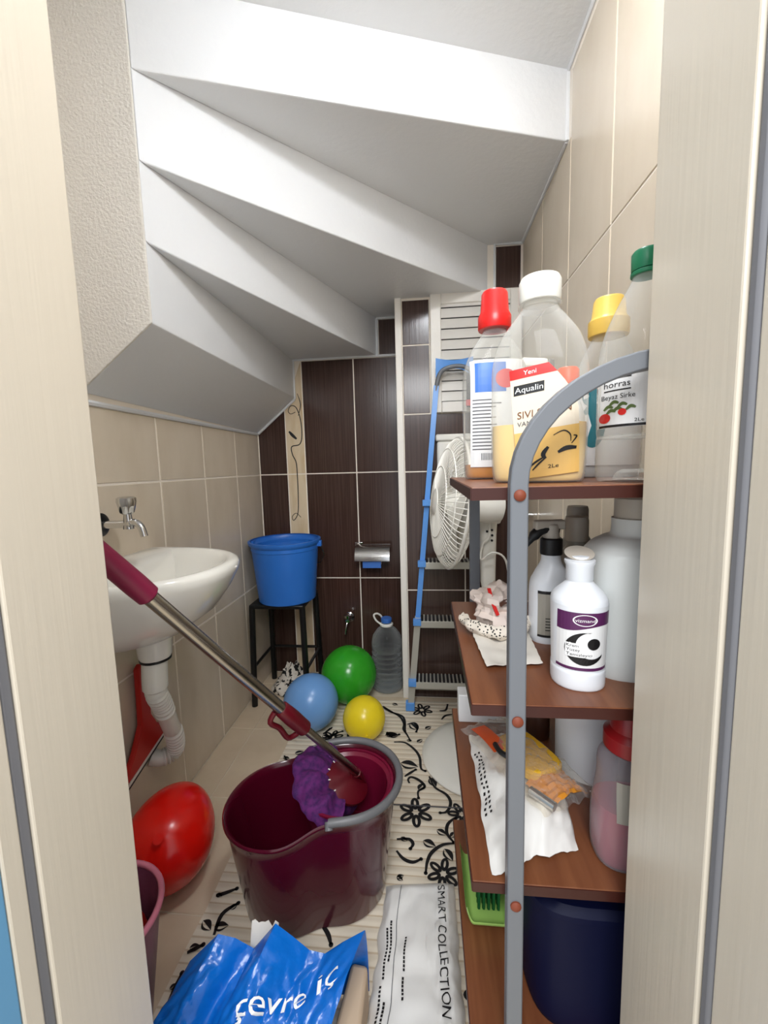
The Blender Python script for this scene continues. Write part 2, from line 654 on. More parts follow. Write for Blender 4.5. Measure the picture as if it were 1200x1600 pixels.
wr = struct(obj('wall_right', MB().box((XR + T, 0.28, 0), (XR + 0.2, YB + 0.2, 2.62)), 'grout', smooth=False))
ry = [0.474, 0.523, 0.823, 1.123, 1.423, 1.723, 2.037]
rz = [0.0, 0.578, 1.178, 1.778, 2.378]
for i in range(len(ry) - 1):
    for j in range(4):
        top = rz[j + 1]
        if ry[i] > 1.4 and j == 3:
            top = 2.196
        q = tile_poly(Vector((XR, 0, 0)), Vector((0, -1, 0)), Vector((0, 0, 1)), Vector((-1, 0, 0)),
                      [(-ry[i + 1] + .003, rz[j] + .003), (-ry[i] - .003, rz[j] + .003), (-ry[i] - .003, top - .003), (-ry[i + 1] + .003, top - .003)])
        obj('tile', q, 'beige_tile', wr, smooth=False)

wb = struct(obj('wall_back', MB().box((XL - 0.2, YB + T, 0), (XR + 0.2, YB + 0.25, 2.62)), 'grout', smooth=False))
Ub, Vb, Nb = Vector((1, 0, 0)), Vector((0, 0, 1)), Vector((0, -1, 0))


def back_tile(o_y, x0, x1, z0, z1, m, parent, cut=None, g=0.0031):
    q = [(x0 + g, z0 + g), (x1 - g, z0 + g), (x1 - g, (cut[1] if cut else z1) - g), (x0 + g, (cut[0] if cut else z1) - g)]
    return obj('tile', tile_poly(Vector((0, o_y, 0)), Ub, Vb, Nb, q), m, parent, smooth=False)


for z0, z1 in ((0.0, 0.578), (0.578, 1.178)):
    back_tile(YB, -0.928, -0.767, z0, z1, 'dark_tile', wb)
    back_tile(YB, -0.767, -0.662, z0, z1, 'decor_tile', wb)
    back_tile(YB, -0.662, -0.373, z0, z1, 'dark_tile', wb)
    back_tile(YB, -0.373, -0.103, z0, z1, 'dark_tile', wb)
back_tile(YB, -0.928, -0.767, 1.178, 1.5, 'dark_tile', wb, (1.408, 1.545))
back_tile(YB, -0.767, -0.662, 1.178, 1.79, 'decor_tile', wb, (1.548, 1.79))
back_tile(YB, -0.662, -0.373, 1.178, 1.792, 'dark_tile', wb)
back_tile(YB, -0.373, -0.103, 1.178, 1.792, 'dark_tile', wb)
back_tile(YB, -0.232, -0.103, 1.792, 1.985, 'dark_tile', wb)
# black scroll printed on the decor strip
mb = MB()
fnb = lambda x, z: (x, YB - 0.0008, z)
stroke2d(mb, [(-0.705, 1.521), (-0.732, 1.511), (-0.746, 1.528), (-0.729, 1.555), (-0.699, 1.543), (-0.678, 1.476), (-0.675, 1.387), (-0.691, 1.343), (-0.736, 1.331), (-0.734, 1.288), (-0.715, 1.242), (-0.712, 1.163), (-0.713, 1.048), (-0.72, 0.955), (-0.746, 0.915), (-0.753, 0.938), (-0.729, 0.956), (-0.703, 0.932)], 0.006, fnb, 6)
stroke2d(mb, [(-0.747, 1.416), (-0.728, 1.394), (-0.706, 1.373)], 0.017, fnb)
stroke2d(mb, [(-0.69, 1.62), (-0.674, 1.56), (-0.69, 1.50)], 0.005, fnb)
obj('printed_scroll', mb, 'ink', wb, smooth=False, raw=True)

# boxed-out duct at the back right, with its corner trim
bx = struct(obj('wall_duct', MB().box((XBOX + 0.002, YBOX + T, 0), (XR + 0.01, YB + 0.01, 2.2)), 'grout', smooth=False))
for z0, z1 in ((0.0, 0.578), (0.578, 1.178), (1.178, 1.456), ):
    back_tile(YBOX, -0.095, 0.197, z0, z1, 'dark_tile', bx)
    back_tile(YBOX, 0.197, 0.462, z0, z1, 'dark_tile', bx)
back_tile(YBOX, -0.095, 0.036, 1.456, 1.778, 'dark_tile', bx)
back_tile(YBOX, -0.095, 0.036, 1.778, 1.984, 'dark_tile', bx)
back_tile(YBOX, 0.340, 0.456, 2.006, 2.192, 'dark_tile', bx)
side = tile_poly(Vector((XBOX, 0, 0)), Vector((0, -1, 0)), Vector((0, 0, 1)), Vector((-1, 0, 0)),
                 [(-2.265, 0.002), (-2.046, 0.002), (-2.046, 1.98), (-2.265, 1.98)])
obj('tile', side, 'dark_tile', bx, smooth=False)
struct(obj('trim_1', MB().box((-0.127, 2.026, 0.0), (-0.096, 2.05, 1.992)), 'pvc', bevel=0.003))

# front wall round the doorway
struct(obj('wall_front', MB().box((XL - 0.2, 0.28, 0), (-0.441, YF, 2.62)).box((0.275, 0.28, 0), (XR + 0.2, YF, 2.62))
           .box((-0.441, 0.28, 2.04), (0.275, YF, 2.62)), 'plaster', smooth=False))
# hall side
hw = struct(obj('wall_hall', MB().box((-1.3, 0.2, 0), (-0.452, 0.279, 2.62)).box((0.286, 0.2, 0), (1.3, 0.279, 2.62)), 'hall_paint', smooth=False))

# door frame: lining, rubber gasket, outer rebate
dr = struct(obj('door_1', MB().box((-0.441, 0.345, 0), (-0.403, YF + 0.004, 2.04)).box((0.237, 0.345, 0), (0.275, YF + 0.004, 2.04))
                .box((-0.403, 0.345, 2.0), (0.237, YF + 0.004, 2.04)), 'frame_paint', smooth=False, bevel=0.002))
obj('gasket', MB().box((-0.43, 0.332, 0), (-0.406, 0.345, 2.01)).box((0.240, 0.334, 0), (0.264, 0.345, 2.01)), 'gasket', dr, bevel=0.003)
obj('rebate', MB().box((-0.45, 0.3125, 0), (-0.4045, 0.332, 2.04)).box((0.2425, 0.20, 0), (0.284, 0.334, 2.04)), 'frame_paint', dr, smooth=False, bevel=0.002)
obj('blue_edge', MB().box((-0.462, 0.16, 0), (-0.4055, 0.312, 2.04)), 'hall_blue', dr, smooth=False, bevel=0.002,
    label='blue painted strip at the outer edge of the door frame')

# ------------------------------------------------------------------ underside of the winding stairs
P = (-0.705, 1.065)
ce = struct(obj('ceiling', MB().prism([(-0.95, 0.28), (0.48, 0.28), (0.48, 1.452), (0.462, 1.452), P, (-0.95, 1.065)], ZC, 2.62), 'plaster', smooth=False))
st = bpy.data.objects.new('ceiling_stair_underside', None)
COL.objects.link(st)
struct(st)
e = 0.0015
# lowest step: sloping soffit, its front is the stippled pillar
step1 = MB()
poly = [(XL - e, P[1]), (P[0], P[1]), (P[0], YB + e), (XL - e, YB + e)]
step1.prism(poly, [1.432, 1.600, 1.600, 1.410], 2.62)
obj('winder_step', step1, 'plaster', st, smooth=False, bevel=0.004)
obj('pillar_face', MB().prism([(XL - e, P[1] - 0.004), (P[0] + 0.0005, P[1] - 0.004), (P[0] + 0.0005, P[1] + 0.003), (XL - e, P[1] + 0.003)],
                              [1.432, 1.600, 1.600, 1.432], 2.62), 'stipple', st, smooth=False, bevel=0.002,
    label='stippled plaster face of the stair pillar')
obj('winder_step', MB().prism([P, (-0.240, YB + e), (P[0] - 0.005, YB + e)], 1.800, 2.62), 'plaster', st, smooth=False, bevel=0.004)
obj('winder_step', MB().prism([P, (0.333, YBOX + .03), (0.333, YB + e), (-0.242, YB + e)], 1.992, 2.62), 'plaster', st, smooth=False, bevel=0.004)
obj('winder_step', MB().prism([P, (XR + e, 1.452), (XR + e, YB + e), (0.330, YB + e), (0.330, YBOX + 0.03)], 2.200, 2.62), 'plaster', st, smooth=False, bevel=0.004)
# white filler bead where the soffits meet the tiles
bead = MB()
bead.tube([(XL + .002, 1.07, 1.408), (XL + .002, 2.262, 1.405)], 0.008, 6)
bead.tube([(XL + .006, 2.264, 1.408), (P[0], 2.264, 1.588)], 0.007, 6)
bead.tube([(P[0] + .002, 2.264, 1.59), (P[0] + .002, 2.264, 1.80)], 0.006, 6)
bead.tube([(P[0], 2.264, 1.797), (-0.104, 2.264, 1.797)], 0.006, 6)
bead.tube([(-0.238, 2.264, 1.797), (-0.238, 2.264, 1.985)], 0.007, 6)
bead.tube([(-0.238, 2.264, 1.988), (-0.11, 2.264, 1.988)], 0.006, 6)
bead.tube([(0.336, 2.034, 1.99), (0.336, 2.034, 2.196), (0.46, 2.034, 2.196)], 0.006, 6)
bead.tube([(0.459, 1.455, 2.203), (0.459, 2.034, 2.199)], 0.007, 6)
bead.tube([(0.459, 1.450, 2.2), (0.459, 1.450, 2.4), (0.459, 0.50, 2.4)], 0.006, 6)
struct(obj('trim_2', bead, 'plaster'))

# ------------------------------------------------------------------ louvred window on the duct
wx0, wx1, wz0, wz1 = 0.039, 0.455, 1.456, 1.998
win = struct(obj('window_1', MB().box((wx0, 2.012, wz0), (wx0 + 0.05, 2.044, wz1)).box((wx1 - 0.05, 2.012, wz0), (wx1, 2.044, wz1))
                 .box((wx0 + .05, 2.012, wz0), (wx1 - .05, 2.044, wz0 + 0.05)).box((wx0 + .05, 2.012, wz1 - .05), (wx1 - .05, 2.044, wz1)), 'pvc', bevel=0.004))
obj('backing', MB().box((wx0 + .04, 2.036, wz0 + .04), (wx1 - .04, 2.043, wz1 - .04)), 'gasket', win, smooth=False)
z = wz0 + 0.052
k = 0
while z < wz1 - 0.06:
    s = MB().add([(wx0 + .05, 2.016, z + .001), (wx1 - .05, 2.016, z + .001), (wx1 - .05, 2.026, z + .0455), (wx0 + .05, 2.026, z + .0455),
                  (wx0 + .05, 2.020, z + .001), (wx1 - .05, 2.020, z + .001), (wx1 - .05, 2.034, z + .0455), (wx0 + .05, 2.034, z + .0455)],
                 [(0, 1, 2, 3), (7, 6, 5, 4), (0, 4, 5, 1), (2, 6, 7, 3), (0, 3, 7, 4), (1, 5, 6, 2)])
    obj('slat', s, 'slat', win, smooth=False)
    z += 0.0472
    k += 1

# ceiling lamp (above the frame): the light of the room
lamp = thing('ceiling_lamp', 'round white glass ceiling lamp near the door', 'lamp', (0.08, 0.66, ZC))
obj('base', MB().lathe([(0.10, -0.022), (0.10, 0.0)], 40), 'white_plastic', lamp)
obj('glass_dome', MB().lathe([(0.001, -0.085), (0.04, -0.080), (0.07, -0.065), (0.09, -0.042), (0.095, -0.023), (0.09, -0.0225)], 40), 'glass_lamp', lamp)

# ------------------------------------------------------------------ rug
rug = MB()


def rug_pt(u, v):
    x = -0.622 + u * (0.458 + 0.622) + 0.006 * noise.noise((u * 3, v * 9, 1))
    y = 0.56 + v * (1.995 - 0.56)
    z = 0.005 + 0.0025 * max(0, noise.noise((x * 5, y * 6, 2)))
    return (x, y, z)


rug.grid(30, 44, rug_pt, 0.004, (0, 0, -1))
ro = tag(obj('rug', rug, 'rug'), 'cream ribbed floor mat printed with black vines and flowers', 'rug')
fnr = lambda x, y: (x, y, 0.0082)
VINES = [[(-0.225, 1.937), (-0.173, 1.888), (-0.134, 1.852), (-0.112, 1.801), (-0.113, 1.761), (-0.096, 1.724), (-0.079, 1.684)], [(-0.096, 1.797), (-0.064, 1.809), (-0.048, 1.78), (-0.054, 1.745)], [(-0.15, 1.67), (-0.103, 1.669), (-0.06, 1.628), (-0.037, 1.581), (-0.031, 1.52), (-0.014, 1.506)], [(-0.094, 1.472), (-0.073, 1.492), (-0.052, 1.511)], [(-0.074, 1.439), (-0.08, 1.456), (-0.07, 1.47), (-0.046, 1.462), (-0.025, 1.443), (-0.017, 1.423), (-0.04, 1.402), (-0.039, 1.371)], [(0.001, 1.479), (0.021, 1.426), (0.06, 1.396), (0.075, 1.366), (0.071, 1.337), (0.056, 1.316), (0.037, 1.312)], [(0.092, 1.299), (0.062, 1.27), (0.056, 1.233), (0.076, 1.201)], [(0.082, 1.199), (0.041, 1.191), (0.006, 1.163), (-0.009, 1.131), (-0.014, 1.095)], [(-0.107, 1.2), (-0.068, 1.203), (-0.054, 1.187), (-0.062, 1.17)], [(-0.105, 1.16), (-0.082, 1.135), (-0.053, 1.126), (-0.028, 1.138)], [(0.064, 1.842), (0.085, 1.875), (0.124, 1.888)], [(0.057, 1.912), (0.087, 1.919), (0.099, 1.966)], [(-0.181, 1.71), (-0.186, 1.733), (-0.166, 1.71), (-0.13, 1.722)], [(-0.609, 0.987), (-0.589, 0.994), (-0.558, 1.01)], [(-0.564, 0.891), (-0.567, 0.941), (-0.536, 0.972)], [(-0.612, 0.848), (-0.581, 0.868)], [(-0.295, 0.942), (-0.268, 0.917), (-0.254, 0.893)], [(-0.6, 0.756), (-0.6, 0.807)], [(-0.205, 0.972), (-0.174, 0.999)], [(-0.144, 1.01), (-0.145, 1.063)], [(-0.606, 1.557), (-0.569, 1.518), (-0.535, 1.574), (-0.504, 1.588)], [(-0.434, 1.631), (-0.431, 1.698), (-0.391, 1.729)], [(-0.275, 1.98), (-0.191, 1.896), (-0.118, 1.851), (-0.104, 1.746)], [(-0.444, 1.755), (-0.472, 1.71)], [(-0.269, 1.875), (-0.277, 1.943)], [(0.09, 0.93), (0.1, 0.86), (0.085, 0.79), (0.1, 0.72)], [(-0.33, 1.80), (-0.36, 1.70), (-0.30, 1.62), (-0.24, 1.60)]]
FLOWERS = [(-0.03, 1.913, .055), (-0.048, 1.309, .062), (0.111, 1.311, .05), (0.038, 1.097, .05), (-0.428, 1.685, .05), (0.12, 0.82, .05), (0.2, 1.62, .055), (-0.24, 1.42, .05)]
LEAVES = [[(-0.083, 1.803), (-0.048, 1.755)], [(-0.014, 1.767), (0.015, 1.788)], [(-0.114, 1.545), (-0.042, 1.526)], [(-0.04, 1.409), (-0.017, 1.443)], [(0.023, 1.244), (0.055, 1.226)], [(0.066, 1.219), (0.087, 1.241)], [(-0.022, 1.201), (0.019, 1.182)], [(0.044, 1.177), (0.069, 1.137)], [(-0.099, 1.075), (-0.078, 1.084)], [(-0.095, 1.208), (-0.072, 1.195)], [(-0.049, 1.672), (-0.026, 1.696)], [(-0.095, 1.687), (-0.073, 1.679)], [(0.004, 1.472), (0.026, 1.426)], [(-0.179, 1.963), (-0.15, 1.947)], [(-0.178, 1.71), (-0.129, 1.717)], [(-0.611, 0.922), (-0.578, 0.901)], [(-0.573, 0.909), (-0.536, 0.916)], [(-0.551, 0.954), (-0.536, 0.972)], [(-0.61, 0.991), (-0.59, 0.986)], [(-0.612, 0.858), (-0.59, 0.867)], [(-0.612, 0.775), (-0.6, 0.788)], [(-0.099, 1.08), (-0.08, 1.067)], [(-0.207, 0.98), (-0.186, 0.99)], [(-0.607, 1.545), (-0.577, 1.541)], [(-0.565, 1.572), (-0.53, 1.587)], [(-0.477, 1.696), (-0.436, 1.677)], [(-0.46, 1.74), (-0.442, 1.748)], [(-0.193, 1.712), (-0.14, 1.729)], [(-0.36, 1.76), (-0.32, 1.74)], [(-0.33, 1.66), (-0.29, 1.67)]]
pr = MB()
for v in VINES:
    stroke2d(pr, v, 0.0115, fnr, 5)
    # curl dot at the end of each vine
    disc2d(pr, v[-1][0], v[-1][1], 0.006, 0.006, fnr, 10)
for a, b in LEAVES:
    dx, dy = b[0] - a[0], b[1] - a[1]
    L = math.hypot(dx, dy)
    nx, ny = -dy / L, dx / L
    pts = []
    for i in range(9):
        t = i / 8
        w = math.sin(PI * t ** 0.8) * L * 0.33
        pts.append((a[0] + dx * t, a[1] + dy * t, w))
    # one solid half and one outlined half
    vs = [fnr(p[0], p[1]) for p in pts] + [fnr(p[0] + nx * p[2], p[1] + ny * p[2]) for p in pts]
    pr.add(vs, [(i, i + 1, 10 + i, 9 + i) for i in range(8)])
    vs = [fnr(p[0] - nx * p[2] * .55, p[1] - ny * p[2] * .55) for p in pts] + [fnr(p[0] - nx * p[2], p[1] - ny * p[2]) for p in pts]
    pr.add(vs, [(i, i + 1, 10 + i, 9 + i) for i in range(8)])
for fxx, fyy, R in FLOWERS:
    for k in range(6):
        a = 2 * PI * k / 6 + fxx * 9
        ca, sa = math.cos(a), math.sin(a)
        outl, inl = [], []
        for i in range(17):
            t = 2 * PI * i / 16
            ex, ey = R * (0.58 + 0.42 * math.cos(t)), R * 0.25 * math.sin(t)
            ix, iy = R * (0.60 + 0.22 * math.cos(t)), R * 0.065 * math.sin(t)
            outl.append(fnr(fxx + ex * ca - ey * sa, fyy + ex * sa + ey * ca))
            inl.append(fnr(fxx + ix * ca - iy * sa, fyy + ix * sa + iy * ca))
        pr.add(outl + inl, [(i, i + 1, 18 + i, 17 + i) for i in range(16)])
obj('printed_flowers', pr, 'ink', ro, smooth=False, raw=True, stuff=True)
# seam of the mat
obj('seam', MB().box((-0.618, 1.335, 0.0070), (0.355, 1.339, 0.0086)), 'ink_grey', ro, smooth=False)

# crumpled end of a patterned cloth by the stool
cl = MB()


def cloth_pt(u, v):
    a = 2 * PI * u
    r = (0.02 + 0.12 * v)
    x = -0.735 + r * 0.9 * math.cos(a) + 0.02 * noise.noise((u * 7, v * 5, 3))
    y = 2.10 + r * 0.75 * math.sin(a) + 0.02 * noise.noise((u * 7, v * 5, 9))
    z = 0.005 + 0.16 * (1 - v ** 1.3) * (0.75 + 0.35 * noise.noise((math.cos(a) * 2.5, math.sin(a) * 2.5, v * 6)))
    return (x, y, max(0.004, z))


cl.grid(40, 14, cloth_pt)
m = mat('patterned_cloth', (226, 218, 206), 0.8)
nt = m.node_tree
g_ = nt.nodes.new('ShaderNodeNewGeometry')
vo = nt.nodes.new('ShaderNodeTexNoise')
vo.inputs['Scale'].default_value = 42
rp = nt.nodes.new('ShaderNodeValToRGB')
rp.color_ramp.interpolation = 'CONSTANT'
rp.color_ramp.elements[0].color = lin((20, 18, 18))
rp.color_ramp.elements[1].position = 0.47
rp.color_ramp.elements[1].color = lin((222, 214, 202))
nt.links.new(g_.outputs['Position'], vo.inputs['Vector'])
nt.links.new(vo.outputs['Fac'], rp.inputs[0])
nt.links.new(rp.outputs[0], nt.nodes['Principled BSDF'].inputs['Base Color'])
MT['patterned'] = m
tag(obj('crumpled_cloth', cl, 'patterned'), 'crumpled white cloth with black pattern on the floor beside the blue balloon', 'cloth')

# ------------------------------------------------------------------ basin, tap, trap, squeegee
bs = thing('wash_basin', 'white ceramic wall basin on the beige tiled wall under the tap', 'basin', (XL, 1.055, 0.94))
bm_ = MB()
NB, HALF, DEP = 40, 0.255, 0.395


def outline(t, sx=1.0, sd=1.0):
    """D-shaped outline, t in 0..1 from the near wall corner round the front to the far one"""
    a = -PI / 2 + PI * t
    return DEP * sd * abs(math.cos(a)) ** 0.72, HALF * sx * math.copysign(abs(math.sin(a)) ** 0.9, math.sin(a))


rows = []
for sc_d, sc_s, zz in ((0.30, 0.30, -0.205), (0.42, 0.42, -0.20), (0.62, 0.66, -0.175), (0.82, 0.86, -0.12), (0.93, 0.95, -0.06),
                       (0.985, 0.99, -0.02), (1.0, 1.0, 0.0), (0.985, 0.985, 0.012), (0.95, 0.96, 0.016), (0.90, 0.91, 0.012), (0.86, 0.86, -0.01),
                       (0.76, 0.78, -0.07), (0.58, 0.58, -0.125), (0.35, 0.3, -0.145)):
    rows.append([(outline(t / NB, sc_s, sc_d), zz) for t in range(NB + 1)])
vs, fs = [], []
for i, r in enumerate(rows):
    inner = i >= 9
    for (dx, dy), zz in r:
        x = dx if not inner else max(dx, 0.075 + 0.02 * (i - 9) * 0.8)
        vs.append((x, dy, zz))
n1 = NB + 1
for i in range(len(rows) - 1):
    for t in range(NB):
        fs.append((i * n1 + t, i * n1 + t + 1, (i + 1) * n1 + t + 1, (i + 1) * n1 + t))
fs.append(tuple(range(n1)))
fs.append(tuple((len(rows) - 1) * n1 + t for t in reversed(range(n1))))
# back flange on the wall
for i in range(len(rows) - 1):
    fs.append((i * n1, (i + 1) * n1, (i + 1) * n1 + NB, i * n1 + NB))
bm_.add(vs, fs)
obj('bowl', bm_, 'ceramic', bs, angle=60)
obj('drain', MB().lathe([(0.021, 0), (0.024, 0.004), (0.001, 0.005)], 20), 'chrome', bs, (0.17, 0, -0.147))
obj('collar', MB().lathe([(0.040, -0.245), (0.044, -0.235), (0.046, -0.20), (0.05, -0.185)], 28), 'ceramic', bs, (0.168, -0.02, 0))
obj('collar_seal', MB().lathe([(0.041, -0.252), (0.041, -0.246)], 28), 'black_plastic', bs, (0.168, -0.02, 0))
wp = [(-0.760, 1.030, 0.69), (-0.762, 1.026, 0.60), (-0.788, 1.082, 0.524), (-0.815, 1.145, 0.425), (-0.842, 1.205, 0.331), (-0.868, 1.234, 0.262), (-0.897, 1.208, 0.250), (-0.926, 1.195, 0.262)]
wp = smooth_rows(wp, 15)
rad = []
for i in range(len(wp)):
    t = i / (len(wp) - 1)
    rr = 0.026
    if 0.14 < t < 0.36 or 0.50 < t < 0.84:
        rr = 0.0255 + (0.0035, 0.0035, -0.0045)[i % 3]
    if t < 0.13:
        rr = 0.033
    rad.append(rr)
tp = MB().tube([(p[0] - XL, p[1] - 1.055, p[2] - 0.94) for p in wp], rad, 18)
obj('waste_pipe', tp, 'white_plastic', bs, angle=35)

tap = thing('basin_tap', 'chrome tap with ribbed knob on the wall above the basin', 'tap', (XL, 1.083, 1.064))
obj('wall_flange', MB().lathe([(0.034, 0), (0.034, 0.004), (0.026, 0.010), (0.012, 0.012)], 28, mtx=Matrix.Rotation(PI / 2, 4, 'Y')), 'black_metal', tap)
obj('body', MB().tube([(0.008, 0, 0), (0.06, 0, 0.001), (0.098, 0, 0.002)], [0.012, 0.011, 0.013], 16)
    .tube([(0.088, 0, -0.012), (0.088, 0, 0.032)], [0.014, 0.010], 16), 'chrome', tap)
obj('spout', MB().tube(smooth_rows([(0.095, 0, 0.006), (0.112, -0.002, 0.006), (0.128, -0.003, -0.008), (0.136, -0.004, -0.034)], 5), 0.0098, 14), 'chrome', tap)
kn = MB()
vsn, fsn = [], []
for i, (r, zz) in enumerate(((0.012, 0.030), (0.017, 0.034), (0.024, 0.066), (0.023, 0.076), (0.016, 0.080))):
    for k in range(32):
        a = 2 * PI * k / 32
        q = r * (1 + 0.07 * math.cos(8 * a))
        vsn.append((0.088 + q * math.cos(a), q * math.sin(a), zz))
for i in range(4):
    for k in range(32):
        fsn.append((i * 32 + k, i * 32 + (k + 1) % 32, (i + 1) * 32 + (k + 1) % 32, (i + 1) * 32 + k))
fsn.append(tuple(range(128, 160)))
kn.add(vsn, fsn)
obj('knob', kn, 'chrome', tap)

sq = thing('squeegee', 'red plastic floor squeegee hanging on the wall under the basin', 'squeegee', (-0.905, 1.150, 0.30))
sh = MB()
front = [(0.026, 0.300), (0.027, 0.20), (0.026, 0.13), (0.050, 0.085), (0.10, 0.045), (0.098, 0.035)]
left_ = [(-0.105, -0.020), (-0.105, 0.0), (-0.06, 0.055), (-0.022, 0.12), (-0.018, 0.20), (-0.016, 0.300)]
pol = [(0.0, 0.312)] + front + left_
n = len(pol)
vs = [(-0.008, a, b) for a, b in pol] + [(0.010, a, b) for a, b in pol]
fs = [tuple(range(n)), tuple(range(2 * n - 1, n - 1, -1))] + [(i, (i + 1) % n, n + (i + 1) % n, n + i) for i in range(n)]
sh.add(vs, fs)
obj('holder', sh, 'red_deep', sq, bevel=0.004, smooth=False)
obj('rubber_lip', MB().bar([(0.002, -0.108, -0.030), (0.002, 0.103, 0.034)], 0.010, 0.012, (1, 0, 0)), 'white_plastic', sq, smooth=False)
obj('rubber_strip', MB().bar([(0.004, -0.108, -0.038), (0.004, 0.105, 0.026)], 0.007, 0.008, (1, 0, 0)), 'black_plastic', sq, smooth=False)

# ------------------------------------------------------------------ stool with the blue bucket
stl = thing('tall_stool', 'black metal tall stool standing in the dark tiled corner', 'stool', (-0.745, 2.055, 0))
obj('seat', MB().box((-0.14, -0.14, 0.515), (0.14, 0.14, 0.535)), 'black_metal', stl, bevel=0.005)
for sx in (-1, 1):
    for sy in (-1, 1):
        lg = MB().tube([(sx * 0.130, sy * 0.125, 0.52), (sx * 0.140, sy * 0.140, 0.0015)], 0.015, 10)
        obj('leg', lg, 'black_metal', stl)
obj('stretcher', MB().tube([(-0.140, 0.134, 0.2), (0.140, 0.134, 0.2)], 0.008, 8).tube([(-0.140, -0.134, 0.2), (-0.140, 0.134, 0.2)], 0.008, 8)
    .tube([(0.140, -0.134, 0.2), (0.140, 0.134, 0.2)], 0.008, 8), 'black_metal', stl)
bk = thing('blue_bucket', 'round blue plastic bucket on the tall black stool', 'bucket', (-0.722, 2.035, 0.536))
obj('tub', MB().shell([(0.141, 0), (0.145, 0.004), (0.168, 0.265), (0.171, 0.268), (0.171, 0.285), (0.174, 0.288), (0.184, 0.303), (0.184, 0.312), (0.178, 0.314)], 0.006, 48), 'blue_bucket', bk)
hd = MB()
hd.tube([(-0.178, 0.0, 0.292), (-0.186, -0.03, 0.20), (-0.170, -0.09, 0.13), (-0.11, -0.15, 0.10)][:1] + [(-0.186, 0.0, 0.286), (-0.190, 0.06, 0.22), (-0.150, 0.13, 0.16), (0.0, 0.185, 0.13), (0.150, 0.13, 0.16), (0.190, 0.06, 0.22), (0.186, 0.0, 0.286)], 0.003, 6)
obj('handle', hd, 'steel', bk)
obj('ear', MB().box((-0.193, -0.012, 0.275), (-0.165, 0.012, 0.305)), 'blue_bucket', bk, bevel=0.003)
obj('ear', MB().box((0.165, -0.012, 0.275), (0.193, 0.012, 0.305)), 'blue_bucket', bk, bevel=0.003)

# ------------------------------------------------------------------ balloons


def balloon(c, R, m, label, stretch=1.0, rot=(0, 0, 0), knot=None):
    t = thing('balloon', label, 'balloon', (c[0], c[1], c[2]), 0, 'balloons on the floor')
    prof = []
    for i in range(25):
        a = -PI / 2 + PI * i / 24
        r = R * math.cos(a)
        z_ = R * math.sin(a)
        if z_ > 0:
            z_ *= stretch
            r *= 1 - 0.04 * (z_ / R) ** 2
        prof.append((max(r, 0.0005), z_))
    obj('skin', MB().lathe(prof, 48), m, t, rot=rot)
    km = Euler(rot).to_matrix()
    ld_ = Vector((0, 0, 1)) if knot is None else (km.inverted() @ Vector(knot)).normalized()
    zs = ld_.z / stretch if ld_.z > 0 else ld_.z
    rs = R / math.sqrt(ld_.x ** 2 + ld_.y ** 2 + zs ** 2) - 0.003
    kt = (Matrix.Translation(ld_ * rs) @ ld_.to_track_quat('Z', 'Y').to_matrix().to_4x4())
    k = MB().lathe([(0.004, -0.002), (0.005, 0.006), (0.008, 0.011), (0.013, 0.020)], 14, mtx=kt)
    obj('knot', k, m, t, rot=rot)
    return t


balloon((-0.538, 1.748, 0.134), 0.126, 'balloon_blue', 'pale blue balloon beside the green balloon, by the mop handle', 1.0, (2.0, 0.6, 0))
balloon((-0.402, 1.985, 0.150), 0.142, 'balloon_green', 'green balloon, largest of the three together on the mat', 1.02, (2.2, -0.2, 0))
balloon((-0.282, 1.690, 0.102), 0.094, 'balloon_yellow', 'small yellow balloon in front of the green balloon', 1.0, (1.9, -0.9, 0))
rb = balloon((-0.762, 1.020, 0.136), 0.124, 'balloon_red', 'red balloon on the bare floor tiles by the left wall', 1.28, (-1.25, 0.45, 0.3), (0.28, -0.66, 0.72))

# ------------------------------------------------------------------ back wall fittings
tph = thing('toilet_paper_holder', 'chrome toilet paper holder with a cover on the dark back tiles', 'paper holder', (-0.290, YB, 0.775))
obj('bracket', MB().box((-0.105, -0.012, -0.012), (-0.060, -0.001, 0.012)).tube([(-0.084, -0.012, 0.0), (-0.084, -0.045, 0.002)], 0.010, 12), 'chrome', tph, bevel=0.002)
fl = MB()
fl.grid(2, 10, lambda u, v: (-0.092 + 0.190 * u, -0.045 - 0.075 * math.sin(v * 1.5), 0.008 - 0.085 * (1 - math.cos(v * 1.5))), 0.002, (0, 0, -1))
obj('cover', fl, 'chrome', tph)
obj('roll', MB().lathe([(0.018, -0.05), (0.044, -0.05), (0.044, 0.05), (0.018, 0.05), (0.018, -0.05)][:4], 32, mtx=Matrix.Translation((0.0, -0.058, -0.058)) @ Matrix.Rotation(PI / 2, 4, 'Y')), 'paper', tph)
obj('spindle', MB().tube([(-0.088, -0.058, -0.058), (0.062, -0.058, -0.058)], 0.006, 10).tube([(-0.088, -0.058, -0.058), (-0.088, -0.04, -0.004)], 0.004, 8), 'chrome', tph)
rl = MB()
rl.grid(1, 4, lambda u, v: (-0.05 + 0.1 * u, -0.1035 - 0.003 * v, -0.058 - 0.055 * v), 0.001, (0, 1, 0))
obj('loose_sheet', rl, 'blue_cap', tph, label='blue-tinted loose end of the roll')

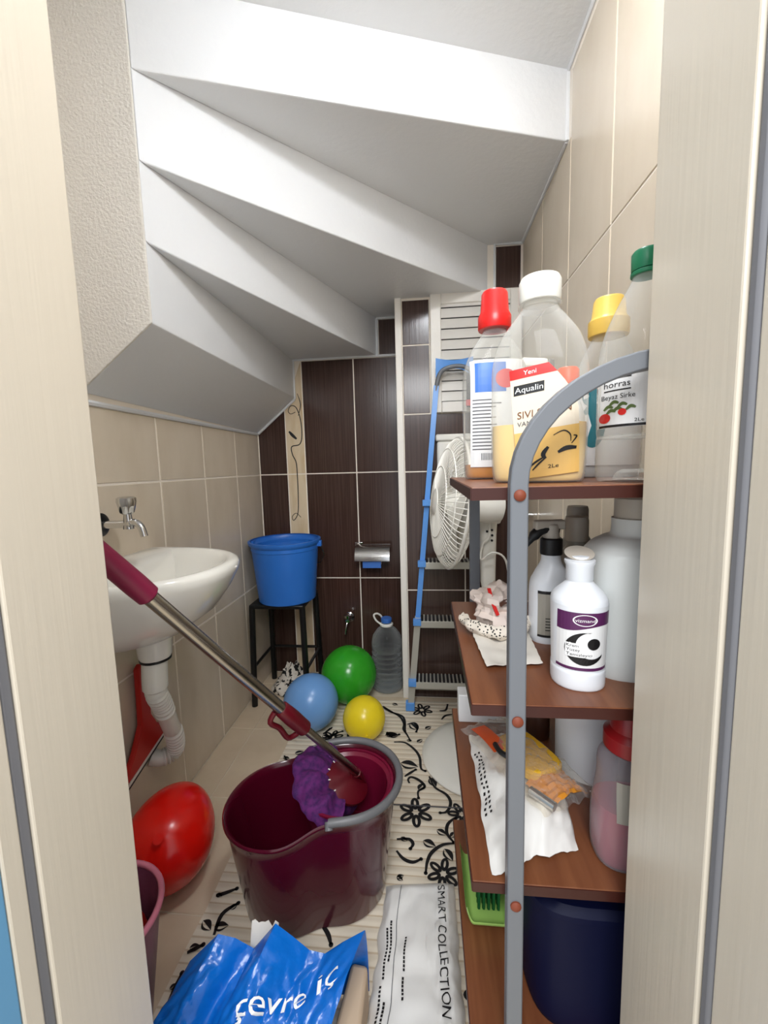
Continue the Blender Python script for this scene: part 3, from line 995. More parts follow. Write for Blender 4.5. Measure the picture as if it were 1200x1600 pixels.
lt = thing('low_tap', 'small chrome tap low on the dark back wall behind the green balloon', 'tap', (-0.445, YB, 0.345))
obj('wall_flange', MB().lathe([(0.030, 0), (0.030, 0.003), (0.018, 0.012), (0.010, 0.02)], 24, mtx=Matrix.Rotation(PI / 2, 4, 'X')), 'chrome', lt)
obj('body', MB().tube([(0, -0.015, 0), (0, -0.065, 0)], 0.011, 14), 'chrome', lt)
obj('spout', MB().tube(smooth_rows([(0, -0.055, -0.004), (-0.006, -0.068, -0.03), (-0.012, -0.07, -0.075)], 4), 0.006, 10), 'chrome', lt)
obj('knob', MB().lathe([(0.008, 0.010), (0.022, 0.018), (0.024, 0.032), (0.014, 0.038)], 20, mtx=Matrix.Translation((0, -0.052, 0))), 'chrome', lt)

jug = thing('water_jug', 'large clear ribbed water jug with looped handle against the dark wall', 'jug', (-0.216, 2.135, 0.0))
jp = [(0.03, 0.006), (0.070, 0.0), (0.082, 0.008), (0.084, 0.03)]
zz = 0.04
while zz < 0.235:
    jp += [(0.0845, zz), (0.0795, zz + 0.008), (0.0795, zz + 0.012), (0.0845, zz + 0.020)]
    zz += 0.028
jp += [(0.084, 0.262), (0.076, 0.298), (0.052, 0.332), (0.030, 0.350), (0.026, 0.356), (0.026, 0.372)]
obj('body', MB().lathe(jp, 40), 'clear_blue', jug, angle=60)
obj('cap', MB().lathe([(0.028, 0.372), (0.029, 0.376), (0.029, 0.392), (0.026, 0.395)], 28), 'blue_cap', jug)
obj('collar', MB().lathe([(0.034, 0.352), (0.036, 0.356), (0.036, 0.362), (0.031, 0.366)], 28), 'white_plastic', jug)
obj('handle', MB().tube(smooth_rows([(-0.030, -0.010, 0.362), (-0.055, -0.014, 0.385), (-0.066, -0.012, 0.412), (-0.050, -0.002, 0.418), (-0.030, 0.012, 0.40), (-0.020, 0.022, 0.366)], 5), 0.005, 8), 'white_plastic', jug)

# ------------------------------------------------------------------ ladder leaning on the duct
ld = thing('step_ladder', 'narrow aluminium step ladder with blue film, leaning on the tiled duct', 'ladder', (0, 0, 0))
LB, LT = Vector((-0.085, 1.915, 0.012)), Vector((0.062, 1.958, 1.57))
RB, RT = Vector((0.222, 1.935, 0.012)), Vector((0.232, 1.952, 1.57))


def lrp(a, b, t):
    return a + (b - a) * t


t1 = 0.30
obj('side_rail', MB().bar([LB, lrp(LB, LT, t1)], 0.030, 0.022, (0, 1, 0)), 'alu', ld, smooth=False)
obj('side_rail', MB().bar([lrp(LB, LT, t1), LT], 0.024, 0.020, (0, 1, 0)), 'film_blue', ld, smooth=False, label='upper rail still covered in blue film')
obj('side_rail', MB().bar([RB, RT], 0.030, 0.022, (0, 1, 0)), 'alu', ld, smooth=False)
obj('foot', MB().box((-0.108, 1.898, 0.0086), (-0.064, 1.932, 0.05)), 'film_blue', ld, bevel=0.003)
obj('foot', MB().box((0.204, 1.918, 0.0086), (0.244, 1.952, 0.05)), 'film_blue', ld, bevel=0.003)
obj('crossbar', MB().box((-0.062, 1.962, 0.085), (0.208, 1.975, 0.105)), 'alu', ld, bevel=0.002)
for zs in (0.165, 0.468, 0.752, 1.04):
    t = zs / 1.57
    a, b = lrp(LB, LT, t), lrp(RB, RT, t)
    y0 = a.y - 0.035
    stp = obj('step', MB().box((a.x + 0.012, y0, zs - 0.03), (b.x - 0.012, y0 + 0.006, zs + 0.002)), 'alu', ld, smooth=False, bevel=0.001)
    obj('tread', MB().box((a.x + 0.012, y0 + 0.006, zs - 0.004), (b.x - 0.012, y0 + (0.088 if zs < 0.9 else 0.055), zs)), 'black_plastic', stp, smooth=False)
    rbs = MB()
    xx = a.x + 0.026
    while xx < b.x - 0.022:
        rbs.box((xx, y0 + 0.006, zs), (xx + 0.007, y0 + (0.085 if zs < 0.9 else 0.053), zs + 0.005))
        xx += 0.0185
    obj('ribs', rbs, 'alu', stp, smooth=False, stuff=True)
    obj('bracket', MB().box((a.x - 0.022, y0 - 0.004, zs - 0.02), (a.x + 0.016, y0 + 0.03, zs + 0.008)), 'film_blue', ld, bevel=0.002)
obj('hinge', MB().box((0.200, 1.958, 1.47), (0.236, 1.976, 1.648)), 'black_plastic', ld, bevel=0.004)
obj('lock', MB().box((0.196, 1.952, 1.474), (0.240, 1.9585, 1.502)), 'red', ld, bevel=0.002)
hp = smooth_rows([tuple(lrp(LB, LT, 0.985)), (0.078, 1.957, 1.622), (0.115, 1.956, 1.648), (0.175, 1.955, 1.652), (0.222, 1.954, 1.622), tuple(lrp(RB, RT, 0.985))], 5)
obj('top_hoop', MB().tube(hp, 0.011, 10), 'post', ld)
ft = MB()
ft.grid(10, 3, lambda u, v: (0.060 + 0.168 * u, 1.945 + 0.008 * v, 1.690 - 0.012 * math.sin(PI * u) - v * (0.035 + 0.05 * (2 * abs(u - .5)) ** 2)), 0.003, (0, 1, 0))
obj('top_cap', ft, 'film_blue', ld, label='blue plastic cap at the top of the ladder')

# ------------------------------------------------------------------ cistern and fan
cs = thing('toilet_cistern', 'white boxy cistern on the dark duct tiles behind the fan', 'cistern', (0.213, 2.038, 0.92))
obj('tank', MB().box((-0.150, -0.055, 0.0), (0.150, -0.001, 0.40)), 'white_plastic', cs, bevel=0.012)
obj('lid', MB().box((-0.156, -0.061, 0.40), (0.156, -0.001, 0.432)), 'white_plastic', cs, bevel=0.008)
obj('flush_pipe', MB().tube([(0.03, -0.022, 0.001), (0.03, -0.022, -0.55)], 0.018, 14), 'white_plastic', cs)

FX, FY = 0.205, 1.60
fan = thing('pedestal_fan', 'white pedestal fan with a round wire guard behind the shelf unit', 'fan', (FX, FY, 0.0082))
obj('base', MB().lathe([(0.230, 0.0), (0.232, 0.006), (0.226, 0.014), (0.19, 0.026), (0.10, 0.040), (0.04, 0.052), (0.03, 0.09)], 56), 'white_plastic', fan)
obj('pole', MB().tube([(0.03, 0, 0.05), (0.035, 0, 0.72)], 0.014, 14), 'white_plastic', fan)
cb = MB().sections([(0.70, 0.020, 0.018, 3), (0.74, 0.028, 0.024, 3), (0.93, 0.031, 0.027, 3), (0.985, 0.034, 0.030, 3), (1.00, 0.026, 0.022, 3)], 24)
obj('control_box', cb, 'white_plastic', fan, (0.037, 0, 0))
bt = MB()
for q in ((-0.008, 0.945), (0.010, 0.95), (0.011, 0.93), (0.010, 0.91)):
    bt.lathe([(0.0045, 0), (0.0045, 0.006)], 10, (0.037 + q[0], -0.026, q[1]), Matrix.Rotation(PI / 2, 4, 'X'))
obj('button', bt, 'black_plastic', fan)
# head
axis = Vector((-0.965, -0.16, 0.11)).normalized()
hc = Vector((0.098 - FX, 1.50 - FY, 1.062))
mx = axis.to_track_quat('Z', 'Y').to_matrix().to_4x4()
mx.translation = hc
RG = 0.232


def ringpts(r, z_, n=48):
    return [mx @ Vector((r * math.cos(2 * PI * k / n), r * math.sin(2 * PI * k / n), z_)) for k in range(n)]


for nm, sgn, dep in (('front_guard', 1, 0.062), ('rear_guard', -1, 0.058)):
    gd = MB()
    prof = [(RG * math.cos(a), sgn * dep * math.sin(a)) for a in [PI / 2 * i / 8 for i in range(8)]]
    for k in range(72):
        a = 2 * PI * k / 72
        gd.tube([mx @ Vector((r * math.cos(a), r * math.sin(a), z_)) for r, z_ in prof], 0.0017, 4)
    for r, z_ in (prof[0], prof[3], prof[5]):
        gd.tube(ringpts(r, z_), 0.0026, 5, True)
    obj(nm, gd, 'white_plastic', fan)
obj('guard_hub', MB().lathe([(0.048, 0.050), (0.048, 0.064), (0.03, 0.070), (0.001, 0.071)], 32, mtx=mx), 'white_plastic', fan)
obj('guard_rim', MB().tube(ringpts(RG + 0.002, 0, 64), 0.006, 8, True), 'white_plastic', fan)
for k in range(3):
    bl = MB()

    def blade(u, v, k=k):
        a = 2 * PI * k / 3 + (u - 0.5) * 1.35 + 0.25 * v
        r = 0.035 + 0.165 * v
        return mx @ Vector((r * math.cos(a), r * math.sin(a), 0.022 * (0.5 - u) * 2))
    bl.grid(8, 6, blade, 0.002, tuple(axis))
    obj('blade', bl, 'white_plastic', fan)
obj('hub', MB().lathe([(0.038, -0.03), (0.038, 0.03), (0.02, 0.036)], 28, mtx=mx), 'white_plastic', fan)
obj('motor', MB().lathe([(0.03, -0.19), (0.055, -0.18), (0.062, -0.14), (0.062, -0.075), (0.05, -0.056)], 32, mtx=mx), 'white_plastic', fan)
cp = smooth_rows([(0.038, -0.03, 1.02), (0.034, -0.05, 0.93), (0.01, -0.05, 0.90), (0.005, -0.045, 0.84), (0.05, -0.06, 0.87), (0.10, -0.05, 0.82), (0.11, -0.02, 0.6), (0.06, 0.0, 0.1)], 6)
obj('cord', MB().tube(cp, 0.004, 6), 'white_plastic', fan)

av = thing('angle_valve', 'small chrome valve with a thin hose on the right wall behind the shelf', 'valve', (XR, 1.80, 0.985))
obj('body', MB().tube([(-0.001, 0, 0), (-0.075, 0.0, 0)], 0.011, 12).tube([(-0.05, 0, -0.02), (-0.05, 0, 0.03)], 0.008, 10), 'chrome', av)
obj('knob', MB().tube([(-0.075, 0, 0), (-0.105, 0, 0)], [0.016, 0.013], 14), 'white_plastic', av)
obj('hose', MB().tube(smooth_rows([(-0.05, 0, 0.03), (-0.052, 0.01, 0.09), (-0.06, 0.06, 0.13), (-0.10, 0.12, 0.15)], 5), 0.005, 8), 'steel', av)

# ------------------------------------------------------------------ shelf unit
SX0, SX1, SY0, SY1 = 0.056, 0.452, 0.500, 0.895
su = thing('shelf_unit', 'four tier brown shelf unit with an arched grey metal frame by the door', 'shelf unit', (0.25, 0.70, 0.0))
LOC = Vector((0.25, 0.70, 0.0))
TOPS = (1.182, 0.907, 0.655, 0.375)


def rel(p):
    return tuple(Vector(p) - LOC)


for zt in TOPS:
    sf = obj('shelf', MB().box(rel((SX0, SY0, zt - 0.016)), rel((SX1, SY1, zt))), 'brown_wood', su, smooth=False, bevel=0.001)
    obj('edge_band', MB().box(rel((SX0, SY0 - 0.0012, zt - 0.0155)), rel((SX1, SY0 + 0.0002, zt - 0.0012)))
        .box(rel((SX0 - 0.0012, SY0, zt - 0.0155)), rel((SX0 + 0.0002, SY1, zt - 0.0012))), 'brown_edge', sf, smooth=False)
PX0, PX1 = 0.108, 0.446
arch = [(PX0, 0, 0.0085), (PX0, 0, 0.30), (PX0, 0, 0.60), (PX0, 0, 0.90), (PX0, 0, 1.15), (PX0, 0, 1.186)]
for i in range(1, 24):
    a = PI - PI * i / 24
    arch.append(((PX0 + PX1) / 2 + (PX1 - PX0) / 2 * math.cos(a), 0, 1.184 + 0.136 * math.sin(a)))
arch += [(PX1, 0, 1.186), (PX1, 0, 0.9), (PX1, 0, 0.6), (PX1, 0, 0.0085)]
obj('front_frame', MB().bar([rel((x, SY0 - 0.011, z_)) for x, _, z_ in arch], 0.0205, 0.019, (0, 1, 0)), 'post', su, angle=25, bevel=0.002)
back = [(PX0, 0.003), (PX0, 1.16), (PX1, 1.16), (PX1, 0.003)]
obj('rear_frame', MB().bar([rel((PX0, SY1 + 0.011, 0.0085)), rel((PX0, SY1 + 0.011, 1.176))], 0.0205, 0.019, (0, 1, 0))
    .bar([rel((PX1, SY1 + 0.011, 0.0085)), rel((PX1, SY1 + 0.011, 1.176))], 0.0205, 0.019, (0, 1, 0))
    .bar([rel((PX0, SY1 + 0.011, 1.166)), rel((PX1, SY1 + 0.011, 1.166))], 0.0205, 0.019, (0, 1, 0)), 'post', su, smooth=False)
for zt in TOPS:
    obj('rivet', MB().lathe([(0.0068, 0), (0.0068, 0.002), (0.004, 0.0045), (0.0005, 0.005)], 16, rel((PX0, SY0 - 0.0205, zt - 0.009)), Matrix.Rotation(PI / 2, 4, 'X')), 'rust', su)

# ------------------------------------------------------------------ bottles on the top shelf
Z1 = 1.182


def bottle_rows(keys, sub=5):
    return smooth_rows(keys, sub)


# 2 litre liquid soap with the white cap
aq = thing('soap_bottle', 'clear two litre bottle of cream liquid soap, white cap, on the top shelf', 'bottle', (0.162, 0.612, Z1), -0.28)
ar = bottle_rows([(0.0, 0.052, 0.036, 4), (0.006, 0.060, 0.043, 4), (0.05, 0.063, 0.045, 4), (0.12, 0.063, 0.045, 3.4), (0.162, 0.0625, 0.044, 3.0), (0.196, 0.053, 0.040, 2.5), (0.220, 0.037, 0.032, 2.2), (0.235, 0.0255, 0.0255, 2), (0.246, 0.022, 0.022, 2)])
obj('body', MB().sections(ar, 48), 'clear', aq, angle=60)
lq = [(z_ + 0.002, rx - 0.0018, ry_ - 0.0018, e_) for z_, rx, ry_, e_ in ar if z_ < 0.084]
obj('liquid', MB().sections(lq, 48), 'soap', aq, angle=60)
obj('cap', MB().lathe([(0.0265, 0.245), (0.0275, 0.247), (0.0275, 0.272), (0.025, 0.277), (0.001, 0.278)], 40), 'white_plastic', aq)
obj('cap_ring', MB().lathe([(0.0275, 0.237), (0.0285, 0.239), (0.0285, 0.243), (0.0265, 0.2445)], 40), 'clear', aq)
fa = front_fn(ar, 0.0010)
fa3 = lambda d: (lambda x, z_: (x, fa(x, z_) - d, z_))
# front label: left edge leaning, right edge widening downwards, top tilted
wa = lambda x, z_: (x, z_ + 0.13 * x)


def lab_x(u, z_):
    t = min(max((z_ - 0.010) / 0.145, 0), 1)
    left = -0.024 - 0.012 * t
    right = 0.052 - 0.004 * t - 0.036 * max(0, (t - 0.55) / 0.45) ** 1.5
    return left + (right - left) * u


def lab(z0, z1, d, nx=16, nz=8):
    return MB().grid(nx, nz, lambda u, v: fa3(d)(*wa(lab_x(u, z0 + (z1 - z0) * v), z0 + (z1 - z0) * v)))


f_ = lambda d: (lambda x, z_: fa3(d)(*wa(x, z_)))
lbo = obj('label', lab(0.055, 0.152, 0), 'label_cream', aq, raw=True, smooth=True, label='cream front label with red band')
obj('label_lower', lab(0.008, 0.070, 0.0002, 16, 6), 'label_gold', aq, raw=True, label='golden lower half of the label')
obj('label_band', lab(0.141, 0.154, 0.0004, 16, 2), 'ink_red', aq, raw=True, label='red band')
tx = MB()
text_on(tx, 'Yeni', -0.018, 0.1445, 0.016, f_(0.0008), 0.006)
obj('lettering', tx, 'ink_white', lbo, raw=True)
bdg = MB()
patch(bdg, -0.030, 0.008, 0.1195, 0.1325, f_(0.0004), 10, 2)
obj('badge', bdg, 'ink', lbo, raw=True)
tx = MB()
text_on(tx, 'Aqualin', -0.0285, 0.1225, 0.035, f_(0.0008), 0.0075)
obj('lettering', tx, 'ink_white', lbo, raw=True)
tx = MB()
text_on(tx, 'SIVI SABUN', -0.025, 0.0885, 0.066, f_(0.0008), 0.0095)
obj('lettering', tx, 'ink_brown', lbo, raw=True)
tx = MB()
text_on(tx, 'VANİLYA', -0.025, 0.0785, 0.038, f_(0.0008), 0.006)
obj('lettering', tx, 'ink_grey', lbo, raw=True)
tx = MB()
text_on(tx, '2Le', 0.014, 0.018, 0.013, f_(0.0010), 0.005)
obj('lettering', tx, 'ink', lbo, raw=True)
ps = MB()
stroke2d(ps, [(0.020, 0.060), (0.032, 0.064), (0.040, 0.058), (0.041, 0.049)], 0.0016, f_(0.0010))
stroke2d(ps, [(0.014, 0.046), (0.008, 0.038), (0.010, 0.032)], 0.006, f_(0.0010))
stroke2d(ps, [(0.010, 0.034), (-0.002, 0.028), (-0.012, 0.020)], 0.0028, f_(0.0010))
stroke2d(ps, [(0.012, 0.033), (0.003, 0.026), (-0.005, 0.018)], 0.0026, f_(0.0010))
stroke2d(ps, [(0.026, 0.037), (0.036, 0.041), (0.048, 0.040)], 0.006, f_(0.0010))
stroke2d(ps, [(0.044, 0.056), (0.048, 0.054), (0.042, 0.046)], 0.002, f_(0.0010))
obj('printed_figure', ps, 'ink', lbo, raw=True)

# red capped bottle behind it
rd = thing('red_capped_bottle', 'clear bottle with red cap and amber rest, behind the soap bottle', 'bottle', (0.128, 0.775, Z1), 0.05)
rr_ = bottle_rows([(0.0, 0.046, 0.030, 3), (0.008, 0.053, 0.036, 3), (0.06, 0.054, 0.037, 3), (0.14, 0.056, 0.037, 3), (0.19, 0.054, 0.034, 3), (0.225, 0.042, 0.028, 2.6), (0.252, 0.024, 0.022, 2), (0.262, 0.020, 0.020, 2)])
obj('body', MB().sections(rr_, 44), 'clear', rd, angle=60)
obj('liquid', MB().sections([(z_ + .002, a - .002, b - .002, c) for z_, a, b, c in rr_ if z_ < 0.035], 44), 'amber', rd)
obj('cap', MB().lathe([(0.0275, 0.262), (0.0285, 0.264), (0.0285, 0.284), (0.0245, 0.292), (0.0225, 0.322), (0.020, 0.326), (0.001, 0.327)], 36), 'red', rd)
fr = front_fn(rr_, 0.001)
fr3 = lambda d: (lambda x, z_: (x, fr(x, z_) - d, z_))
lo = obj('label', patch(MB(), -0.047, 0.047, 0.022, 0.205, fr3(0), 16, 10), 'label_white', rd, raw=True)
obj('label_blue', patch(MB(), -0.040, 0.012, 0.150, 0.200, fr3(0.0003), 10, 4), 'blue_cap', lo, raw=True)
disc = MB()
disc2d(disc, 0.012, 0.172, 0.018, 0.016, fr3(0.0006))
obj('label_spot', disc, 'ink_red', lo, raw=True)
ln = MB()
for i in range(15):
    w = 0.028 + 0.024 * random.random()
    patch(ln, -0.044, -0.044 + w, 0.052 + i * 0.006, 0.0538 + i * 0.006, fr3(0.0006), 6, 1)
for i in range(9):
    patch(ln, -0.030 + i * 0.0026, -0.0288 + i * 0.0026, 0.034, 0.046, fr3(0.0006), 1, 2)
obj('small_print', ln, 'ink_grey', lo, raw=True, stuff=True)

# yellow capped white bottle
yl = thing('yellow_capped_bottle', 'pale bottle with pale yellow cap and teal print, on the top shelf', 'bottle', (0.308, 0.744, Z1), -0.2)
yr = bottle_rows([(0.0, 0.046, 0.034, 3), (0.008, 0.052, 0.039, 3), (0.09, 0.053, 0.040, 3), (0.16, 0.050, 0.038, 3), (0.20, 0.038, 0.032, 2.4), (0.225, 0.026, 0.025, 2), (0.235, 0.024, 0.024, 2)])
obj('body', MB().sections(yr, 44), 'clear', yl, angle=60)
obj('liquid', MB().sections([(z_ + .002, a - .002, b - .002, c) for z_, a, b, c in yr if z_ < 0.12], 44), 'white_hdpe', yl)
obj('cap', MB().lathe([(0.030, 0.232), (0.031, 0.235), (0.031, 0.256), (0.026, 0.262), (0.0235, 0.288), (0.021, 0.292), (0.001, 0.293)], 36), 'yellow_cap', yl)
fy_ = front_fn(yr, 0.001)
fy3 = lambda d: (lambda x, z_: (x, fy_(x, z_) - d, z_))
lo = obj('label', patch(MB(), -0.046, 0.046, 0.02, 0.15, fy3(0), 14, 8), 'label_white', yl, raw=True)
tl = MB()
disc2d(tl, -0.026, 0.085, 0.018, 0.036, fy3(0.0004))
disc2d(tl, -0.03, 0.132, 0.012, 0.016, fy3(0.0004))
obj('label_print', tl, 'label_teal', lo, raw=True)

# vinegar bottle with green cap
vg = thing('vinegar_bottle', 'clear vinegar bottle with green cap nearest the door on the top shelf', 'bottle', (0.278, 0.568, Z1), -0.42)
vr = bottle_rows([(0.0, 0.042, 0.042, 2), (0.006, 0.050, 0.050, 2), (0.055, 0.0505, 0.0505, 2), (0.058, 0.047, 0.047, 2), (0.064, 0.0505, 0.0505, 2), (0.15, 0.0505, 0.0505, 2), (0.185, 0.045, 0.045, 2), (0.220, 0.031, 0.031, 2), (0.248, 0.0165, 0.0165, 2), (0.262, 0.0140, 0.0140, 2)], 4)
obj('body', MB().sections(vr, 44), 'clear', vg, angle=70)
obj('foot_ring', MB().lathe([(0.022, 0.002), (0.030, 0.003), (0.026, 0.012), (0.018, 0.016)], 28), 'clear', vg)
obj('cap', MB().lathe([(0.0165, 0.260), (0.0170, 0.262), (0.0170, 0.280), (0.015, 0.283), (0.001, 0.2835)], 32), 'green_cap', vg)
obj('cap_ring', MB().lathe([(0.0165, 0.2535), (0.0175, 0.2545), (0.0175, 0.258), (0.0165, 0.2590)], 32), 'green_cap', vg)
fv = front_fn(vr, 0.001)
fv3 = lambda d: (lambda x, z_: (x, fv(x, z_) - d, z_))
lo = obj('label', patch(MB(), -0.0485, 0.0485, 0.068, 0.136, fv3(0), 24, 6), 'label_white', vg, raw=True)
tx = MB()
text_on(tx, 'horras', -0.0415, 0.1165, 0.028, fv3(0.0006), 0.0075)
patch(tx, -0.0415, -0.0125, 0.1265, 0.1280, fv3(0.0006), 6, 1)
patch(tx, -0.0415, -0.0125, 0.1120, 0.1135, fv3(0.0006), 6, 1)
text_on(tx, 'Beyaz Sirke', -0.0440, 0.1025, 0.036, fv3(0.0006), 0.006)
for i in range(11):
    w = 0.012 + 0.016 * random.random()
    patch(tx, 0.043 - w, 0.043, 0.088 + i * 0.004, 0.0894 + i * 0.004, fv3(0.0006), 4, 1)
patch(tx, -0.046, 0.045, 0.0685, 0.0715, fv3(0.0006), 14, 1)
text_on(tx, '2Le', -0.008, 0.0735, 0.010, fv3(0.0008), 0.004)
obj('lettering', tx, 'ink', lo, raw=True)
gp = MB()
for q in ((-0.036, 0.092), (-0.030, 0.097), (-0.026, 0.089), (-0.021, 0.094), (-0.033, 0.087), (-0.012, 0.09)):
    stroke2d(gp, [(q[0] - .005, q[1] - .002), (q[0], q[1] + .002), (q[0] + .005, q[1])], 0.004, fv3(0.0006))
obj('printed_leaves', gp, 'ink_green', lo, raw=True)
tm = MB()
disc2d(tm, -0.040, 0.080, 0.0065, 0.006, fv3(0.0008))
disc2d(tm, -0.021, 0.086, 0.0045, 0.004, fv3(0.0008))
obj('printed_tomatoes', tm, 'ink_red', lo, raw=True)

# small orange spray head bottle and a trigger spray further back, dark can with red band
og = thing('orange_bottle', 'small bottle with orange cap between the soap bottle and the yellow capped bottle', 'bottle', (0.228, 0.694, Z1))
obj('body', MB().lathe([(0.024, 0), (0.026, 0.004), (0.026, 0.10), (0.018, 0.125), (0.012, 0.132)], 28), 'label_white', og)
obj('cap', MB().lathe([(0.016, 0.130), (0.017, 0.132), (0.017, 0.170), (0.014, 0.174)], 24), 'orange', og)
tg = thing('trigger_spray', 'white trigger spray with grey nozzle behind the soap bottle', 'spray bottle', (0.212, 0.832, Z1), 0.3)
obj('body', MB().sections(bottle_rows([(0, 0.030, 0.022, 3), (0.006, 0.035, 0.026, 3), (0.12, 0.034, 0.025, 3), (0.17, 0.016, 0.015, 2), (0.19, 0.013, 0.013, 2)]), 32), 'white_hdpe', tg)
obj('label', patch(MB(), -0.026, 0.026, 0.02, 0.11, (lambda fn: (lambda x, z_: (x, fn(x, z_), z_)))(front_fn(bottle_rows([(0, 0.030, 0.022, 3), (0.006, 0.035, 0.026, 3), (0.12, 0.034, 0.025, 3), (0.17, 0.016, 0.015, 2)]), 0.001)), 8, 4), 'ink_navy', tg, raw=True)
hdm = MB().box((-0.030, -0.009, 0.204), (0.026, 0.009, 0.224)).box((-0.012, -0.010, 0.180), (0.014, 0.010, 0.205))
obj('trigger_head', hdm, 'white_plastic', tg, bevel=0.006)
obj('nozzle', MB().box((0.026, -0.008, 0.206), (0.038, 0.008, 0.222)), 'grey_plastic', tg, bevel=0.002)
obj('trigger', MB().tube([(0.020, 0, 0.205), (0.030, 0, 0.190), (0.036, 0, 0.172)], 0.005, 8), 'grey_plastic', tg)

# ------------------------------------------------------------------ second shelf
Z2 = 0.907
wc = thing('cleaner_bottle', 'white cleaner bottle with purple label standing at the front of the second shelf', 'bottle', (0.208, 0.568, Z2), -0.15)
wr_ = bottle_rows([(0.0, 0.032, 0.032, 2.2), (0.003, 0.0345, 0.0345, 2.2), (0.026, 0.0345, 0.0345, 2.2), (0.028, 0.0340, 0.0340, 2.2), (0.108, 0.0362, 0.0362, 2.2), (0.114, 0.0362, 0.0362, 2.2), (0.124, 0.0335, 0.0335, 2.1), (0.139, 0.019, 0.019, 2), (0.143, 0.0165, 0.0165, 2)], 4)
obj('body', MB().sections(wr_, 44), 'white_hdpe', wc, angle=50)
obj('cap', MB().lathe([(0.0165, 0.143), (0.0175, 0.1445), (0.0175, 0.163), (0.0195, 0.167), (0.0195, 0.1705), (0.012, 0.172), (0.0115, 0.176), (0.001, 0.177)], 32), 'white_hdpe', wc)
obj('cap_lid', MB().lathe([(0.0005, 0), (0.018, 0.001), (0.019, 0.003), (0.0005, 0.004)], 28, (0.0, 0.006, 0.176), Matrix.Rotation(0.35, 4, 'X')), 'pale_cap', wc)
fw_ = front_fn(wr_, 0.0008)
fw3 = lambda d: (lambda x, z_: (x, fw_(x, z_) - d, z_))
lo = obj('label', patch(MB(), -0.0305, 0.0330, 0.030, 0.108, fw3(0), 18, 8), 'label_white', wc, raw=True)
obj('label_top', patch(MB(), -0.0305, 0.0330, 0.087, 0.1085, fw3(0.0003), 18, 3, lambda x, z_: (x, z_ + (0.004 * math.sin(x * 60) if z_ < 0.09 else 0))), 'label_purple', lo, raw=True, label='purple top of the label')
obj('label_foot', patch(MB(), -0.0305, 0.0330, 0.0295, 0.0335, fw3(0.0003), 18, 1), 'label_purple', lo, raw=True)
ov = MB()
for s0, s1 in ((1.0, 0.88),):
    n = 32
    vs = [fw3(0.0006)(0.001 + 0.015 * s0 * math.cos(2 * PI * k / n), 0.0985 + 0.0078 * s0 * math.sin(2 * PI * k / n)) for k in range(n)] + \
         [fw3(0.0006)(0.001 + 0.015 * s1 * math.cos(2 * PI * k / n), 0.0985 + 0.0078 * s1 * math.sin(2 * PI * k / n)) for k in range(n)]
    ov.add(vs, [(k, (k + 1) % n, n + (k + 1) % n, n + k) for k in range(n)])
text_on(ov, 'vizmand', -0.0112, 0.0962, 0.0245, fw3(0.0006), 0.0045)
obj('emblem', ov, 'ink_white', lo, raw=True)
sw = MB()
vs_o, vs_i = [], []
for k in range(25):
    a = math.radians(78 + 250 * k / 24)
    wd = 0.10 + 0.32 * math.sin(PI * min(k / 24 * 1.0, 1)) ** 1.2
    vs_o.append(fw3(0.0006)(0.002 + 0.0245 * math.cos(a), 0.0595 + 0.0225 * math.sin(a)))
    vs_i.append(fw3(0.0006)(0.002 + 0.0245 * (1 - wd) * math.cos(a) + 0.003, 0.0595 + 0.0225 * (1 - wd) * math.sin(a) + 0.003))
sw.add(vs_o + vs_i, [(k, k + 1, 26 + k, 25 + k) for k in range(24)])
disc2d(sw, 0.0125, 0.0665, 0.008, 0.0078, fw3(0.0006))
obj('swoosh', sw, 'ink', lo, raw=True)
pl = MB()
patch(pl, -0.0215, -0.005, 0.0605, 0.0670, fw3(0.0008), 4, 1)
patch(pl, -0.0215, -0.003, 0.0545, 0.0610, fw3(0.0008), 4, 1)
patch(pl, -0.0215, 0.012, 0.0480, 0.0550, fw3(0.0008), 6, 1)
obj('text_plate', pl, 'ink_white', lo, raw=True)
tx = MB()
text_on(tx, 'Krem', -0.0205, 0.0618, 0.0140, fw3(0.0011), 0.0042)
text_on(tx, 'Yüzey', -0.0205, 0.0560, 0.0160, fw3(0.0011), 0.0040)
text_on(tx, 'Temizleyici', -0.0205, 0.0498, 0.0310, fw3(0.0011), 0.0040)
obj('lettering', tx, 'ink', lo, raw=True)

sp = thing('spray_bottle', 'grey labelled spray bottle with black trigger on the second shelf', 'spray bottle', (0.212, 0.708, Z2), 0.15)
sr = bottle_rows([(0.0, 0.031, 0.025, 2.6), (0.004, 0.034, 0.028, 2.6), (0.09, 0.034, 0.028, 2.6), (0.115, 0.027, 0.024, 2.3), (0.135, 0.017, 0.017, 2), (0.150, 0.0155, 0.0155, 2)])
obj('body', MB().sections(sr, 40), 'white_hdpe', sp, angle=60)
obj('collar', MB().lathe([(0.0175, 0.148), (0.018, 0.150), (0.018, 0.174), (0.016, 0.176)], 28), 'black_plastic', sp)
obj('spray_head', MB().tube([(0.0, 0, 0.174), (0.0, 0, 0.20)], [0.014, 0.011], 14).box((-0.030, -0.008, 0.190), (0.022, 0.008, 0.206)), 'pale_cap', sp, bevel=0.003)
obj('trigger', MB().tube(smooth_rows([(0.010, 0, 0.186), (-0.014, 0, 0.191), (-0.030, 0, 0.180), (-0.046, 0, 0.160)], 4), [0.009] * 9 + [0.006, 0.005, 0.004, 0.003], 10), 'black_plastic', sp)
fs_ = front_fn(sr, 0.001)
lo = obj('label', patch(MB(), -0.030, 0.030, 0.012, 0.088, lambda x, z_: (x, fs_(x, z_), z_), 12, 6), 'label_grey', sp, raw=True)
tx = MB()
